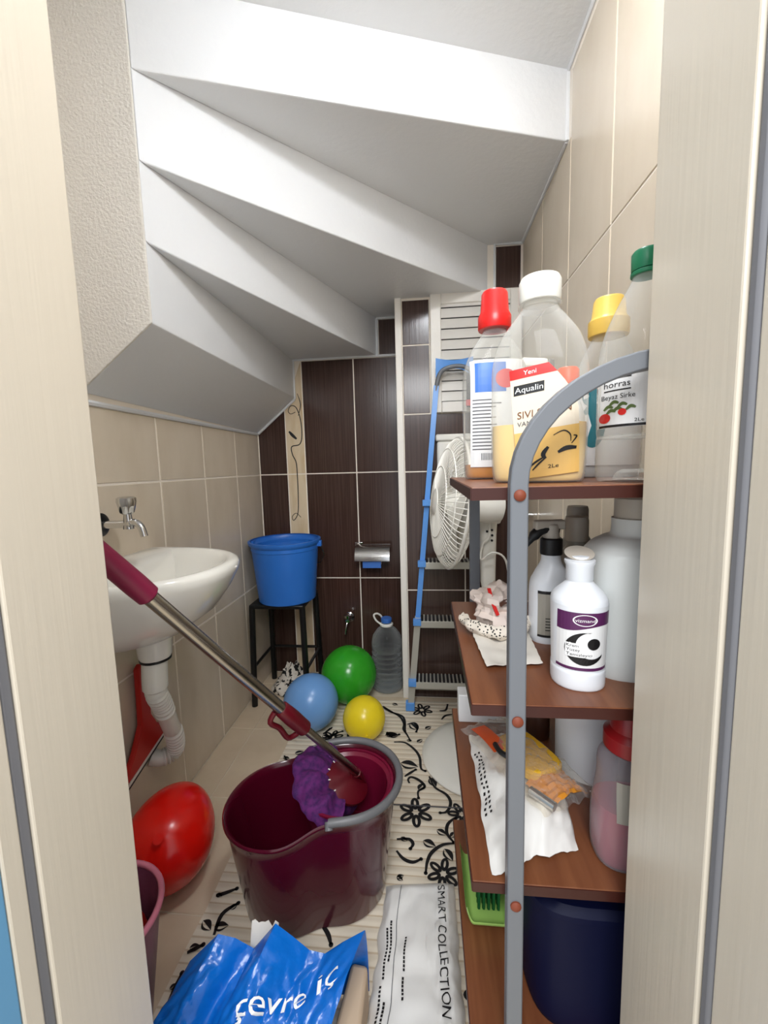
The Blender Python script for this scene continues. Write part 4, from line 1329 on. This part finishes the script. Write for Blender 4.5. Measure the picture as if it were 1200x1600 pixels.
patch(tx, -0.030, 0.030, 0.086, 0.091, lambda x, z_: (x, fs_(x, z_) - 0.0004, z_), 12, 1)
patch(tx, -0.030, 0.030, 0.012, 0.016, lambda x, z_: (x, fs_(x, z_) - 0.0004, z_), 12, 1)
for i in range(5):
    patch(tx, -0.02, 0.005 + 0.01 * (i % 3), 0.024 + i * 0.005, 0.0255 + i * 0.005, lambda x, z_: (x, fs_(x, z_) - 0.0004, z_), 6, 1)
obj('small_print', tx, 'ink', lo, raw=True, stuff=True)

cn = thing('white_canister', 'large milky canister on the second shelf, half hidden by the door frame', 'canister', (0.304, 0.618, Z2), 0.0)
cr = bottle_rows([(0.0, 0.060, 0.052, 3), (0.006, 0.068, 0.058, 3), (0.15, 0.068, 0.058, 3), (0.178, 0.062, 0.053, 2.8), (0.192, 0.044, 0.042, 2.4), (0.198, 0.034, 0.034, 2), (0.220, 0.033, 0.033, 2)])
obj('body', MB().sections(cr, 48), 'canister', cn, angle=60)
obj('cap', MB().lathe([(0.029, 0.220), (0.030, 0.222), (0.030, 0.248), (0.027, 0.251)], 36), 'pale_cap', cn)
fc = front_fn(cr, 0.001)
tx = MB()
fc3 = lambda x, z_: (x, fc(x, z_), z_)
text_on(tx, 'FA', 0.001, 0.118, 0.022, fc3, 0.010)
obj('lettering', tx, 'ink', cn, raw=True)
tx = MB()
for i in range(7):
    patch(tx, 0.010, 0.016 + 0.004 * (i % 2), 0.020 + i * 0.013, 0.0212 + i * 0.013, fc3, 2, 1)
obj('level_marks', tx, 'ink', cn, raw=True, stuff=True)
tx = MB()
text_on(tx, 'SO', 0.001, 0.108, 0.018, fc3, 0.006)
obj('lettering', tx, 'ink_grey', cn, raw=True)

for i, (x, y, h, lab) in enumerate(((0.268, 0.752, 0.205, 'grey capped bottle in shadow behind the cleaner bottle on the second shelf'),
                                    (0.300, 0.838, 0.215, 'pale brown capped bottle farthest back on the second shelf'))):
    b = thing('capped_bottle', lab, 'bottle', (x, y, Z2), 0, 'capped bottles at the back of the second shelf')
    obj('body', MB().lathe([(0.030, 0), (0.033, 0.004), (0.033, h - 0.09), (0.028, h - 0.07), (0.017, h - 0.052), (0.017, h - 0.04)], 32), 'label_grey', b)
    obj('cap', MB().lathe([(0.019, h - 0.042), (0.020, h - 0.040), (0.020, h - 0.006), (0.018, h)], 28), 'pale_cap', b)

# crumpled paper and lacy wrap on the second shelf
sheet = MB()


def sheet_pt(u, v):
    a = [(0.079, 0.725), (0.088, 0.590), (0.172, 0.604), (0.178, 0.722)]
    p = Vector(a[1]) * (1 - u) * (1 - v) + Vector(a[2]) * u * (1 - v) + Vector(a[0]) * (1 - u) * v + Vector(a[3]) * u * v
    z_ = Z2 + 0.003 + 0.006 * (0.5 + noise.noise((u * 4, v * 4, 5)))
    return (p[0] + 0.004 * noise.noise((v * 6, 0, 1)), p[1], z_)


sheet.grid(14, 14, sheet_pt, 0.0015, (0, 0, -1))
tag(obj('paper_sheet', sheet, 'paper'), 'flat white paper sheet under the crumpled wrap on the second shelf', 'paper')
cr_ = MB()


def crump(cx, cy, cz, rx, ry_, rz_, seed, amp=0.5):
    def f(u, v):
        a, b = 2 * PI * u, PI * v
        d = Vector((math.sin(b) * math.cos(a), math.sin(b) * math.sin(a), -math.cos(b)))
        k = 1 + amp * (noise.noise(d * 1.7 + Vector((seed, 0, 0))) + 0.5 * noise.noise(d * 4.0 + Vector((0, seed, 0))))
        z_ = d.z * rz_ * k
        return (cx + d.x * rx * k, cy + d.y * ry_ * k, max(cz + z_, cz - rz_ * 0.85))
    return f


wrapm = mat('lacy_wrap', (226, 218, 206), 0.6)
nt = wrapm.node_tree
g_ = nt.nodes.new('ShaderNodeNewGeometry')
vo = nt.nodes.new('ShaderNodeTexVoronoi')
vo.inputs['Scale'].default_value = 190
rp = nt.nodes.new('ShaderNodeValToRGB')
rp.color_ramp.interpolation = 'CONSTANT'
rp.color_ramp.elements[0].color = lin((24, 18, 16))
rp.color_ramp.elements[1].position = 0.30
rp.color_ramp.elements[1].color = lin((224, 214, 200))
nt.links.new(g_.outputs['Position'], vo.inputs['Vector'])
nt.links.new(vo.outputs['Distance'], rp.inputs[0])
nt.links.new(rp.outputs[0], nt.nodes['Principled BSDF'].inputs['Base Color'])
MT['lacy'] = wrapm
pp = thing('crumpled_wrap', 'crumpled pinkish wrap with a dotted trim at the left of the second shelf', 'wrapping', (0.125, 0.735, Z2 + 0.010))
obj('bundle', MB().grid(30, 18, crump(0.004, 0.016, 0.030, 0.046, 0.055, 0.036, 3.1, 0.5)), 'pink_paper', pp, angle=25)
trm = MB()
path = smooth_rows([(-0.056, 0.010, 0.010), (-0.042, -0.032, 0.010), (-0.005, -0.056, 0.009), (0.03, -0.050, 0.012), (0.052, -0.02, 0.016)], 8)


def trim_pt(u, v):
    i = min(int(u * (len(path) - 1)), len(path) - 2)
    f = u * (len(path) - 1) - i
    p = Vector(path[i]) * (1 - f) + Vector(path[i + 1]) * f
    out = Vector((p.x, p.y - 0.01, 0)).normalized()
    return p + out * (0.010 * math.sin(PI * v) + 0.0012 * math.sin(u * 40)) + Vector((0, 0, 0.024 * v - 0.012 + 0.003 * noise.noise((u * 12, v * 4, 1))))


trm.grid(48, 8, trim_pt)
obj('dotted_trim', trm, 'lacy', pp, angle=50)
obj('red_ribbon', MB().bar(smooth_rows([(-0.015, -0.018, 0.075), (-0.010, -0.034, 0.052), (-0.003, -0.040, 0.034)], 4), 0.006, 0.002, (0.3, -1, 0.2)), 'ink_red', pp)
obj('dark_fold', MB().tube(smooth_rows([(0.002, -0.034, 0.050), (0.012, -0.038, 0.058), (0.022, -0.034, 0.05), (0.018, -0.038, 0.038)], 4), 0.004, 8), 'brown_bottle', pp)

# ------------------------------------------------------------------ third shelf
Z3 = 0.655
wbag = MB()


def bag_pt(u, v):
    x = 0.083 + (0.128 + 0.012 * math.sin(v * 3)) * u
    y = 0.508 + 0.29 * v + 0.045 * u * (1 - v)
    prof = math.sin(PI * min(max(u, 0.0), 1.0)) ** 0.55 * min(1, 4.5 * v + 0.12) * min(1, (1 - v) * 6 + 0.1)
    z_ = Z3 + 0.003 + (0.030 + 0.022 * u * (1 - v)) * prof * (0.8 + 0.35 * noise.noise((u * 4, v * 7, 8))) + 0.004 * noise.noise((u * 14, v * 14, 1))
    return (x + 0.005 * noise.noise((v * 8, u, 2)), y + 0.010 * noise.noise((u * 5, 0, 7)), max(z_, Z3 + 0.0015))


wbag.grid(30, 40, bag_pt, 0.0008, (0, 0, -1))
wbo = tag(obj('white_bag', wbag, 'bag_white', angle=30), 'crumpled white plastic bag lying along the third shelf', 'bag')
pm = MB()
for i in range(15):
    v0 = 0.30 + 0.034 * i
    for k in range(2):
        u0 = 0.03 + 0.045 * k + 0.02 * random.random()
        p = [Vector(bag_pt(u0 + a, v0 + b)) + Vector((-0.0005, 0, 0.0012)) for a, b in ((0, 0), (0.022, 0), (0.028, 0.016), (0.006, 0.016))]
        pm.add(p, [(0, 1, 2, 3)])
obj('print_marks', pm, 'ink', wbo, raw=True)

pk = thing('sponge_packet', 'clear crinkled packet holding a yellow sponge on the white bag', 'packet', (0.165, 0.68, Z3 + 0.037))
pk.rotation_euler = (0, 0, math.radians(28))
obj('wrap', MB().grid(26, 26, lambda u, v: (-0.055 + 0.110 * u + 0.004 * noise.noise((v * 9, 1, 0)), -0.105 + 0.22 * v, 0.006 + 0.022 * math.sin(PI * u) ** 0.6 * math.sin(PI * v) ** 0.5 + 0.007 * noise.noise((u * 9, v * 14, 4)))), 'wrap', pk, angle=15)
obj('sponge', MB().sections([(0.003, 0.033, 0.050, 4), (0.006, 0.037, 0.054, 4), (0.018, 0.037, 0.054, 4), (0.022, 0.033, 0.050, 4)], 32), 'sponge', pk, (0.008, 0.0, 0.0))
obj('amber_wrapper', MB().grid(12, 10, lambda u, v: (-0.035 + 0.075 * u, -0.098 + 0.055 * v, 0.005 + 0.012 * math.sin(PI * u) + 0.006 * noise.noise((u * 7, v * 7, 2)))), 'amber', pk, angle=20)
obj('foil_end', MB().tube([(-0.045, -0.065, 0.014), (-0.033, -0.103, 0.012)], 0.007, 10), 'foil', pk)
obj('striped_card', MB().grid(2, 10, lambda u, v: (-0.048 + 0.03 * u, 0.02 + 0.07 * v, 0.020 + 0.004 * math.sin(PI * v))), 'orange', pk)
obj('dark_clip', MB().tube(smooth_rows([(-0.040, 0.028, 0.028), (-0.046, 0.005, 0.030), (-0.038, -0.015, 0.028), (-0.044, -0.034, 0.024)], 4), 0.0045, 8), 'black_plastic', pk)

bc = thing('white_carton', 'white carton with red marks at the back of the third shelf', 'carton', (0.122, 0.862, Z3))
obj('box', MB().box((-0.056, -0.018, 0.0), (0.056, 0.018, 0.062)), 'label_white', bc, bevel=0.002)
obj('red_mark', MB().box((-0.026, -0.0195, 0.018), (-0.014, -0.0178, 0.046)), 'ink_red', bc, smooth=False)
obj('red_mark', MB().box((0.022, -0.0195, 0.030), (0.034, -0.0178, 0.054)), 'ink_red', bc, smooth=False)

pb = thing('pink_detergent_bottle', 'pink liquid bottle with dark red cap on the third shelf beside the door frame', 'bottle', (0.276, 0.556, Z3), 0.0)
pbr = bottle_rows([(0.0, 0.038, 0.030, 2.8), (0.006, 0.044, 0.034, 2.8), (0.06, 0.0455, 0.035, 2.8), (0.11, 0.040, 0.033, 2.6), (0.145, 0.0385, 0.032, 2.5), (0.160, 0.030, 0.028, 2.2), (0.168, 0.024, 0.024, 2)])
obj('body', MB().sections(pbr, 44), 'pink_clear', pb, angle=60)
obj('liquid', MB().sections([(z_ + .002, a - .0016, b - .0016, c) for z_, a, b, c in pbr if z_ < 0.085], 44), 'pink_liquid', pb)
obj('cap', MB().lathe([(0.030, 0.160), (0.033, 0.163), (0.033, 0.182), (0.025, 0.190), (0.023, 0.214), (0.021, 0.217)], 36), 'red_cap', pb)
fp = front_fn(pbr, 0.0012)
obj('label', patch(MB(), -0.028, 0.030, 0.074, 0.130, lambda x, z_: (x, fp(x, z_), z_), 10, 5), 'label_grey', pb, raw=True)

wcyl = thing('white_tub', 'tall white plastic tub in shadow at the back of the third shelf', 'tub', (0.285, 0.725, Z3))
obj('body', MB().lathe([(0.048, 0), (0.052, 0.004), (0.054, 0.20)], 40), 'white_hdpe', wcyl)
obj('lid', MB().lathe([(0.056, 0.20), (0.056, 0.214), (0.053, 0.217)], 40), 'pale_cap', wcyl)
bbn = thing('blue_capped_bottle', 'small brown bottle with blue and white cap behind the packet on the third shelf', 'bottle', (0.222, 0.812, Z3))
obj('body', MB().lathe([(0.022, 0), (0.024, 0.003), (0.024, 0.05), (0.016, 0.064)], 28), 'brown_bottle', bbn)
obj('ring', MB().lathe([(0.017, 0.062), (0.018, 0.064), (0.018, 0.080), (0.017, 0.082)], 28), 'blue_cap', bbn)
obj('cap', MB().lathe([(0.018, 0.082), (0.019, 0.084), (0.019, 0.108), (0.016, 0.112)], 28), 'white_plastic', bbn)

# ------------------------------------------------------------------ bottom shelf
Z4 = 0.375
gd = thing('green_dustpan', 'light green plastic dustpan holding dark green bristles on the lowest shelf', 'dustpan', (0.115, 0.72, Z4))
pan = MB()


def pan_pt(u, v):
    # floor with raised left, right and front rims
    x = -0.052 + 0.079 * u
    y = -0.070 + 0.155 * v
    z_ = 0.004 + 0.030 * max(0, 1 - u * 6) ** 2 + 0.030 * max(0, 1 - (1 - u) * 6) ** 2 + 0.028 * max(0, 1 - v * 5) ** 2
    return (x, y, z_)


pan.grid(30, 24, pan_pt, 0.003, (0, 0, -1))
obj('tray', pan, 'green_light', gd, angle=50)
obj('brush_block', MB().box((-0.030, -0.030, 0.050), (0.020, 0.070, 0.064)), 'green_dark', gd, bevel=0.004)
br = MB()
for i in range(5):
    for j in range(10):
        x, y = -0.026 + i * 0.009, -0.026 + j * 0.010
        br.tube([(x, y, 0.008), (x + .001, y, 0.051)], 0.0030, 5)
obj('bristles', br, 'green_dark', gd, stuff=True)

nv = thing('navy_bin', 'dark navy plastic bin filling the lowest shelf', 'bin', (0.294, 0.695, Z4))
obj('body', MB().sections(bottle_rows([(0.0, 0.136, 0.150, 6), (0.01, 0.146, 0.160, 6), (0.12, 0.148, 0.162, 6), (0.19, 0.150, 0.164, 6)]), 48), 'navy', nv, angle=50)
obj('lid', MB().sections([(0.190, 0.153, 0.167, 6), (0.200, 0.153, 0.167, 6), (0.208, 0.145, 0.158, 6)], 48), 'navy', nv)

# ------------------------------------------------------------------ mop bucket
MBX, MBY = -0.322, 1.036
mbk = thing('mop_bucket', 'maroon twin mop bucket with grey handle standing on the mat', 'bucket', (MBX, MBY, 0.0082), math.radians(15))
CA, CB_, RA, RBK = -0.090, 0.092, 0.155, 0.146
NS = 96


def ray_r(th):
    c, s = math.cos(th), math.sin(th)
    rr = []
    for cx, r in ((CA, RA), (CB_, RBK)):
        d = r * r - cx * cx * s * s
        rr.append(cx * c + math.sqrt(d) if d > 0 else 0.0)
    k = 4.0
    return (rr[0] ** k + rr[1] ** k) ** (1 / k)


def rim_z(th):
    x = ray_r(th) * math.cos(th)
    t = min(max((x + 0.10) / 0.16, 0), 1)
    t = t * t * (3 - 2 * t)
    return 0.285 + 0.036 * t


def ring_xyz(sc, zf, dr=0.0, dz=0.0):
    out = []
    for k in range(NS):
        th = 2 * PI * k / NS
        r = ray_r(th) * sc + dr
        out.append((r * math.cos(th), r * math.sin(th), rim_z(th) * zf + dz))
    return out


tb = MB()
rings = [ring_xyz(0.80, 0, 0, 0.0), ring_xyz(0.815, 0, 0, 0.006), ring_xyz(0.86, 0.3), ring_xyz(0.91, 0.6), ring_xyz(0.955, 0.88), ring_xyz(0.965, 0.95), ring_xyz(0.985, 0.965),
         ring_xyz(1.0, 0.985), ring_xyz(1.0, 1.0), ring_xyz(0.985, 1.0, 0, 0.004), ring_xyz(0.955, 1.0, 0, 0.0), ring_xyz(0.935, 0.93), ring_xyz(0.89, 0.6), ring_xyz(0.84, 0.3), ring_xyz(0.79, 0, 0, 0.012)]
vs = [p for r in rings for p in r]
fs = []
for i in range(len(rings) - 1):
    for k in range(NS):
        k2 = (k + 1) % NS
        fs.append((i * NS + k, i * NS + k2, (i + 1) * NS + k2, (i + 1) * NS + k))
fs.append(tuple(reversed(range(NS))))
fs.append(tuple((len(rings) - 1) * NS + k for k in range(NS)))
tb.add(vs, fs)
obj('tub', tb, 'maroon', mbk, angle=50)
bsk = MB().shell([(0.100, 0.13), (0.104, 0.135), (0.116, 0.27), (0.121, 0.305), (0.131, 0.312), (0.131, 0.317)], 0.007, 48, (CB_ + 0.002, 0.0, 0))
obj('spin_basket', bsk, 'maroon_in', mbk)
slots = MB()
for k in range(28):
    a = 2 * PI * k / 28
    for z0_ in (0.16, 0.20, 0.24):
        r = 0.0985 + (z0_ - 0.13) * 0.085
        c, s = math.cos(a), math.sin(a)
        p0, p1 = Vector((CB_ + 0.002 + r * c, r * s, z0_)), Vector((CB_ + 0.002 + (r + 0.002) * c, (r + 0.002) * s, z0_ + 0.025))
        slots.bar([p0, p1], 0.008, 0.003, (c, s, 0))
obj('basket_slots', slots, 'black_plastic', mbk, smooth=False, stuff=True)
spn = MB().lathe([(0.018, 0.14), (0.018, 0.20), (0.010, 0.215)], 20, (CB_, 0, 0))
obj('spindle', spn, 'steel', mbk)
# grey carrying handle lying along the rim of the basket end
hpts = []
for k in range(49):
    th = math.radians(-76 + 170 * k / 48)
    r = ray_r(th) + 0.004
    hpts.append((r * math.cos(th), r * math.sin(th), rim_z(th) + 0.010))
obj('handle', MB().tube(hpts, 0.0105, 12), 'handle_grey', mbk)
obj('handle_pivot', MB().tube([(hpts[0][0], hpts[0][1] - 0.006, hpts[0][2] - 0.014), (hpts[0][0], hpts[0][1] + 0.006, hpts[0][2])], 0.010, 12), 'handle_grey', mbk)

# ------------------------------------------------------------------ mop
B = Vector((-0.190, 1.098, 0.300))
Tp = Vector((-0.498, 0.580, 1.082))
ax = (Tp - B).normalized()
mop = thing('spin_mop', 'steel spin mop with maroon grips, head resting in the mop bucket', 'mop', tuple(B))
qz = ax.to_track_quat('Z', 'Y')


def along(d):
    return tuple(ax * d)


Lm = (Tp - B).length
obj('pole', MB().tube([along(0.03), along(Lm * 0.42)], 0.0105, 16), 'steel', mop)
obj('upper_pole', MB().tube([along(Lm * 0.44), along(Lm + 0.04)], 0.0135, 16), 'steel', mop)
obj('grip', MB().lathe([(0.014, Lm * 0.895), (0.019, Lm * 0.90), (0.0195, Lm * 0.93), (0.018, Lm + 0.02), (0.0175, Lm + 0.095), (0.010, Lm + 0.105)], 24, mtx=qz.to_matrix().to_4x4()), 'maroon_grip', mop)
clp = MB().lathe([(0.013, Lm * 0.355), (0.0185, Lm * 0.36), (0.0195, Lm * 0.42), (0.0175, Lm * 0.465), (0.0145, Lm * 0.47)], 24, mtx=qz.to_matrix().to_4x4())
obj('clamp', clp, 'wine_clamp', mop)
side = ax.cross(Vector((0, 1, 0))).normalized()
dn = Vector((-0.55, -0.35, -0.75))
dn = (dn - ax * dn.dot(ax)).normalized()
lev = [ax * (Lm * 0.475) + dn * 0.014, ax * (Lm * 0.462) + dn * 0.036, ax * (Lm * 0.425) + dn * 0.033, ax * (Lm * 0.38) + dn * 0.038, ax * (Lm * 0.365) + dn * 0.018]
obj('clamp_lever', MB().tube(smooth_rows([tuple(p) for p in lev], 4), 0.0065, 10), 'wine_clamp', mop)
# head: tilted plate with a flexible joint, microfibre fringe
pn = Vector((0.50, -0.10, 0.86)).normalized()
e1 = Vector((-1, 0, 0)) - pn * pn.dot(Vector((-1, 0, 0)))
e1.normalize()
e2 = pn.cross(e1)
mh = Matrix(((e1.x, e2.x, pn.x, 0), (e1.y, e2.y, pn.y, 0), (e1.z, e2.z, pn.z, 0), (0, 0, 0, 1)))
mh.translation = Vector((-0.046, -0.032, 0.014))
obj('joint', MB().tube([along(0.05), along(0.0), tuple(mh @ Vector((0, 0, 0.012)))], [0.0125, 0.015, 0.02], 14), 'wine_clamp', mop)
obj('plate', MB().lathe([(0.001, -0.008), (0.060, -0.008), (0.066, -0.004), (0.066, 0.004), (0.055, 0.010), (0.03, 0.018), (0.014, 0.026), (0.001, 0.027)], 40, mtx=mh), 'wine_clamp', mop)
fr_ = MB()


def fringe(u, v):
    a = math.radians(-56 + 150 * u)
    r = 0.052 + (0.104 - 0.05 * max(0, u - 0.6) - 0.08 * max(0, 0.35 - u) + 0.014 * noise.noise((u * 9, 0, 3))) * v
    z_ = 0.004 + 0.012 * math.sin(v * PI) * (1 + 0.8 * math.sin(u * 26 + 2 * noise.noise((u * 4, v, 0)))) - 0.016 * v ** 2.2 + 0.012 * noise.noise((u * 16, v * 5, 7)) * v
    return mh @ Vector((r * math.cos(a), r * math.sin(a), z_))


fr_.grid(90, 16, fringe, 0.010, tuple(-pn))
obj('fringe', fr_, 'purple', mop, angle=70)
fr2 = MB()


def fringe2(u, v):
    a = math.radians(75 + 190 * u)
    r = 0.050 + 0.012 * v
    return mh @ Vector((r * math.cos(a), r * math.sin(a), -0.004 - 0.040 * v + 0.006 * math.sin(u * 30)))


fr2.grid(50, 8, fringe2, 0.008, tuple(-pn))
obj('fringe', fr2, 'purple', mop, angle=70)
st_ = MB()
for k in range(5):
    a = math.radians(-60 + 120 * k / 4)
    st_.tube([mh @ Vector(((0.058 + 0.006 * t) * math.cos(a), (0.058 + 0.006 * t) * math.sin(a), 0.012)) for t in (0, 1)], 0.0016, 6)
obj('plate_studs', st_, 'white_plastic', mop)

# ------------------------------------------------------------------ pink bin by the door frame
pbn = thing('pink_bin', 'mauve plastic bin with pink rim behind the left door jamb', 'bin', (-0.690, 0.690, 0.0), 0)
obj('tub', MB().shell([(0.076, 0.0), (0.079, 0.004), (0.117, 0.292)], 0.004, 44), 'pink_bin', pbn)
obj('rim', MB().tube([(0.1185 * math.cos(2 * PI * k / 48), 0.1185 * math.sin(2 * PI * k / 48), 0.295) for k in range(48)], 0.0065, 10, True), 'pink_rim', pbn)
rc = tag(obj('red_cloth', MB().grid(28, 16, lambda u, v: tuple(Vector(crump(-0.664, 0.712, 0.195, 0.056, 0.056, 0.075, 4.2, 0.15)(u, v)))), 'red_deep', angle=40),
         'crumpled red cloth stuffed inside the mauve bin', 'cloth')

# ------------------------------------------------------------------ blue bag
bg = MB()
RIDGE = [(-0.545, 0.690, 0.10), (-0.500, 0.700, 0.20), (-0.440, 0.712, 0.255), (-0.405, 0.715, 0.245), (-0.370, 0.722, 0.215), (-0.325, 0.735, 0.262), (-0.290, 0.735, 0.235), (-0.255, 0.735, 0.205), (-0.222, 0.735, 0.200), (-0.185, 0.742, 0.222), (-0.138, 0.750, 0.245)]


def ridge(u):
    t = u * (len(RIDGE) - 1)
    i = min(int(t), len(RIDGE) - 2)
    f = t - i
    return Vector(RIDGE[i]) * (1 - f) + Vector(RIDGE[i + 1]) * f


def bag_base(u, v):
    r = ridge(u)
    near = Vector((-0.585 + 0.34 * u, 0.515 + 0.03 * u, 0.010))
    far = Vector((r.x * 0.97 - 0.01, r.y + 0.055, 0.012))
    if v < 0.72:
        t = v / 0.72
        bulge = 0.045 * math.sin(PI * t)
        p = near * (1 - t) + r * t + Vector((0, -0.012 * math.sin(PI * t), bulge))
    else:
        t = (v - 0.72) / 0.28
        p = r * (1 - t) + far * t + Vector((0, 0.010 * math.sin(PI * t), 0))
    return p


def bag_f(u, v):
    p = bag_base(u, v)
    w = math.sin(PI * min(v / 0.72, 1.0)) if v < 0.72 else 0.25
    crease = noise.noise((u * 5.0 + v * 2, v * 3.5, 1.3)) * 0.020 + abs(noise.noise((u * 9 - v * 4, v * 5, 6.1))) * 0.030 + abs(noise.noise((u * 17 + v * 9, v * 9, 3.3))) * 0.014 + noise.noise((u * 26, v * 18, 2)) * 0.005
    # deep fold between the two lobes
    fold = -0.045 * math.exp(-((u - 0.36 + 0.10 * (0.72 - v)) / 0.05) ** 2) * w
    p = p + Vector((0, -0.35, 0.8)) * (crease * w + fold)
    p.z = max(p.z, 0.0095)
    return p


bg.grid(90, 60, bag_f)
bgo = tag(obj('blue_bag', bg, 'bag_blue', angle=55), 'crumpled blue plastic bag with white lettering on the mat by the door', 'bag')
bgo.data.materials[0].use_backface_culling = False


def bag_txt(x, z_):
    # text plane (0..1 across the right lobe) -> (u, v) on the bag
    u, v = x, z_
    p = bag_f(u, v)
    q = bag_f(min(u + 0.01, 1), v) - p
    s = bag_f(u, min(v + 0.01, 0.71)) - p
    n_ = q.cross(s).normalized()
    if n_.z < 0:
        n_ = -n_
    return p + n_ * 0.0035


tx = MB()
text_on(tx, 'çevre', 0.505, 0.375, 0.335, bag_txt, 0.092, math.radians(20))
obj('lettering', tx, 'ink_white', bgo, raw=True)
tx = MB()
text_on(tx, 'iç', 0.868, 0.507, 0.095, bag_txt, 0.092, math.radians(20))
obj('lettering', tx, 'ink_white', bgo, raw=True)
wpz = MB().grid(8, 8, lambda u, v: (-0.388 + 0.060 * u, 0.735 + 0.02 * v, 0.18 + v * (0.055 + 0.02 * noise.noise((u * 6, 0, 3)))), 0.001, (0, 1, 0))
tag(obj('paper_scrap', wpz, 'paper'), 'torn white paper sticking out of the blue bag', 'paper')
cd = MB().prism([(-0.215, 0.62), (-0.150, 0.62), (-0.140, 0.782), (-0.178, 0.786)], 0.0085, [0.060, 0.060, 0.115, 0.115])
co = tag(obj('beige_parcel', cd, 'beige_card', bevel=0.008), 'beige cardboard parcel between the blue bag and the white package', 'parcel')

# ------------------------------------------------------------------ white package with lettering
pkq = [(-0.150, 0.600), (0.072, 0.600), (0.066, 1.065), (-0.128, 1.045)]


def pack_base(u, v):
    a, b, c, d = [Vector((p[0], p[1], 0)) for p in pkq]
    return (a * (1 - u) + b * u) * (1 - v) + (d * (1 - u) + c * u) * v


def pack_f(u, v):
    p = pack_base(u, v)
    edge = min(1, min(u, 1 - u) * 9) ** 0.6 * min(1, min(v, 1 - v) * 14 + 0.05) ** 0.6
    z_ = 0.0095 + 0.030 * edge
    z_ += edge * (0.006 * noise.noise((u * 5, v * 9, 2)) + 0.010 * max(0, noise.noise((u * 3, v * 4, 7))) * (1 if u > 0.6 else 0.3))
    # creased flap on the right
    if u > 0.7:
        z_ += 0.010 * abs(noise.noise((u * 14, v * 12, 4))) * edge
    return Vector((p.x + 0.006 * noise.noise((v * 9, u * 2, 1)) * (1 if 0.02 < u < 0.98 else 1.4), p.y, z_))


pg = MB()
pg.grid(50, 80, pack_f)
pgo = tag(obj('white_package', pg, 'bag_white', angle=40), 'flat white plastic textile package with black lettering lying beside the shelf unit', 'package')


def pk_txt(x, z_):
    """x runs down the package (towards the camera), z_ runs to its right"""
    u, v = min(max(z_, 0.0), 1.0), min(max(1 - x, 0.0), 1.0)
    p = pack_f(u, v)
    return p + Vector((0, 0, 0.0035))


tx = MB()
text_on(tx, 'SMART COLLECTION', 0.07, 0.755, 0.60, pk_txt, 0.10)
obj('lettering', tx, 'ink', pgo, raw=True)
sm = MB()
for i, (x0, w, zz) in enumerate(((0.34, 0.16, 0.34), (0.52, 0.10, 0.335), (0.30, 0.24, 0.115), (0.26, 0.20, 0.16), (0.56, 0.30, 0.10), (0.62, 0.20, 0.15))):
    n = max(4, int(w / 0.016))
    for k in range(n):
        a0 = x0 + w * k / n
        a1 = a0 + w / n * (0.55 + 0.3 * random.random())
        patch(sm, a0, a1, zz, zz + 0.022, pk_txt, 1, 1)
obj('small_print', sm, 'ink', pgo, raw=True, stuff=True)
obj('print_line', MB().grid(30, 1, lambda u, v: pk_txt(0.05 + 0.9 * u, 0.23 + 0.008 * v)), 'ink_grey', pgo, raw=True)
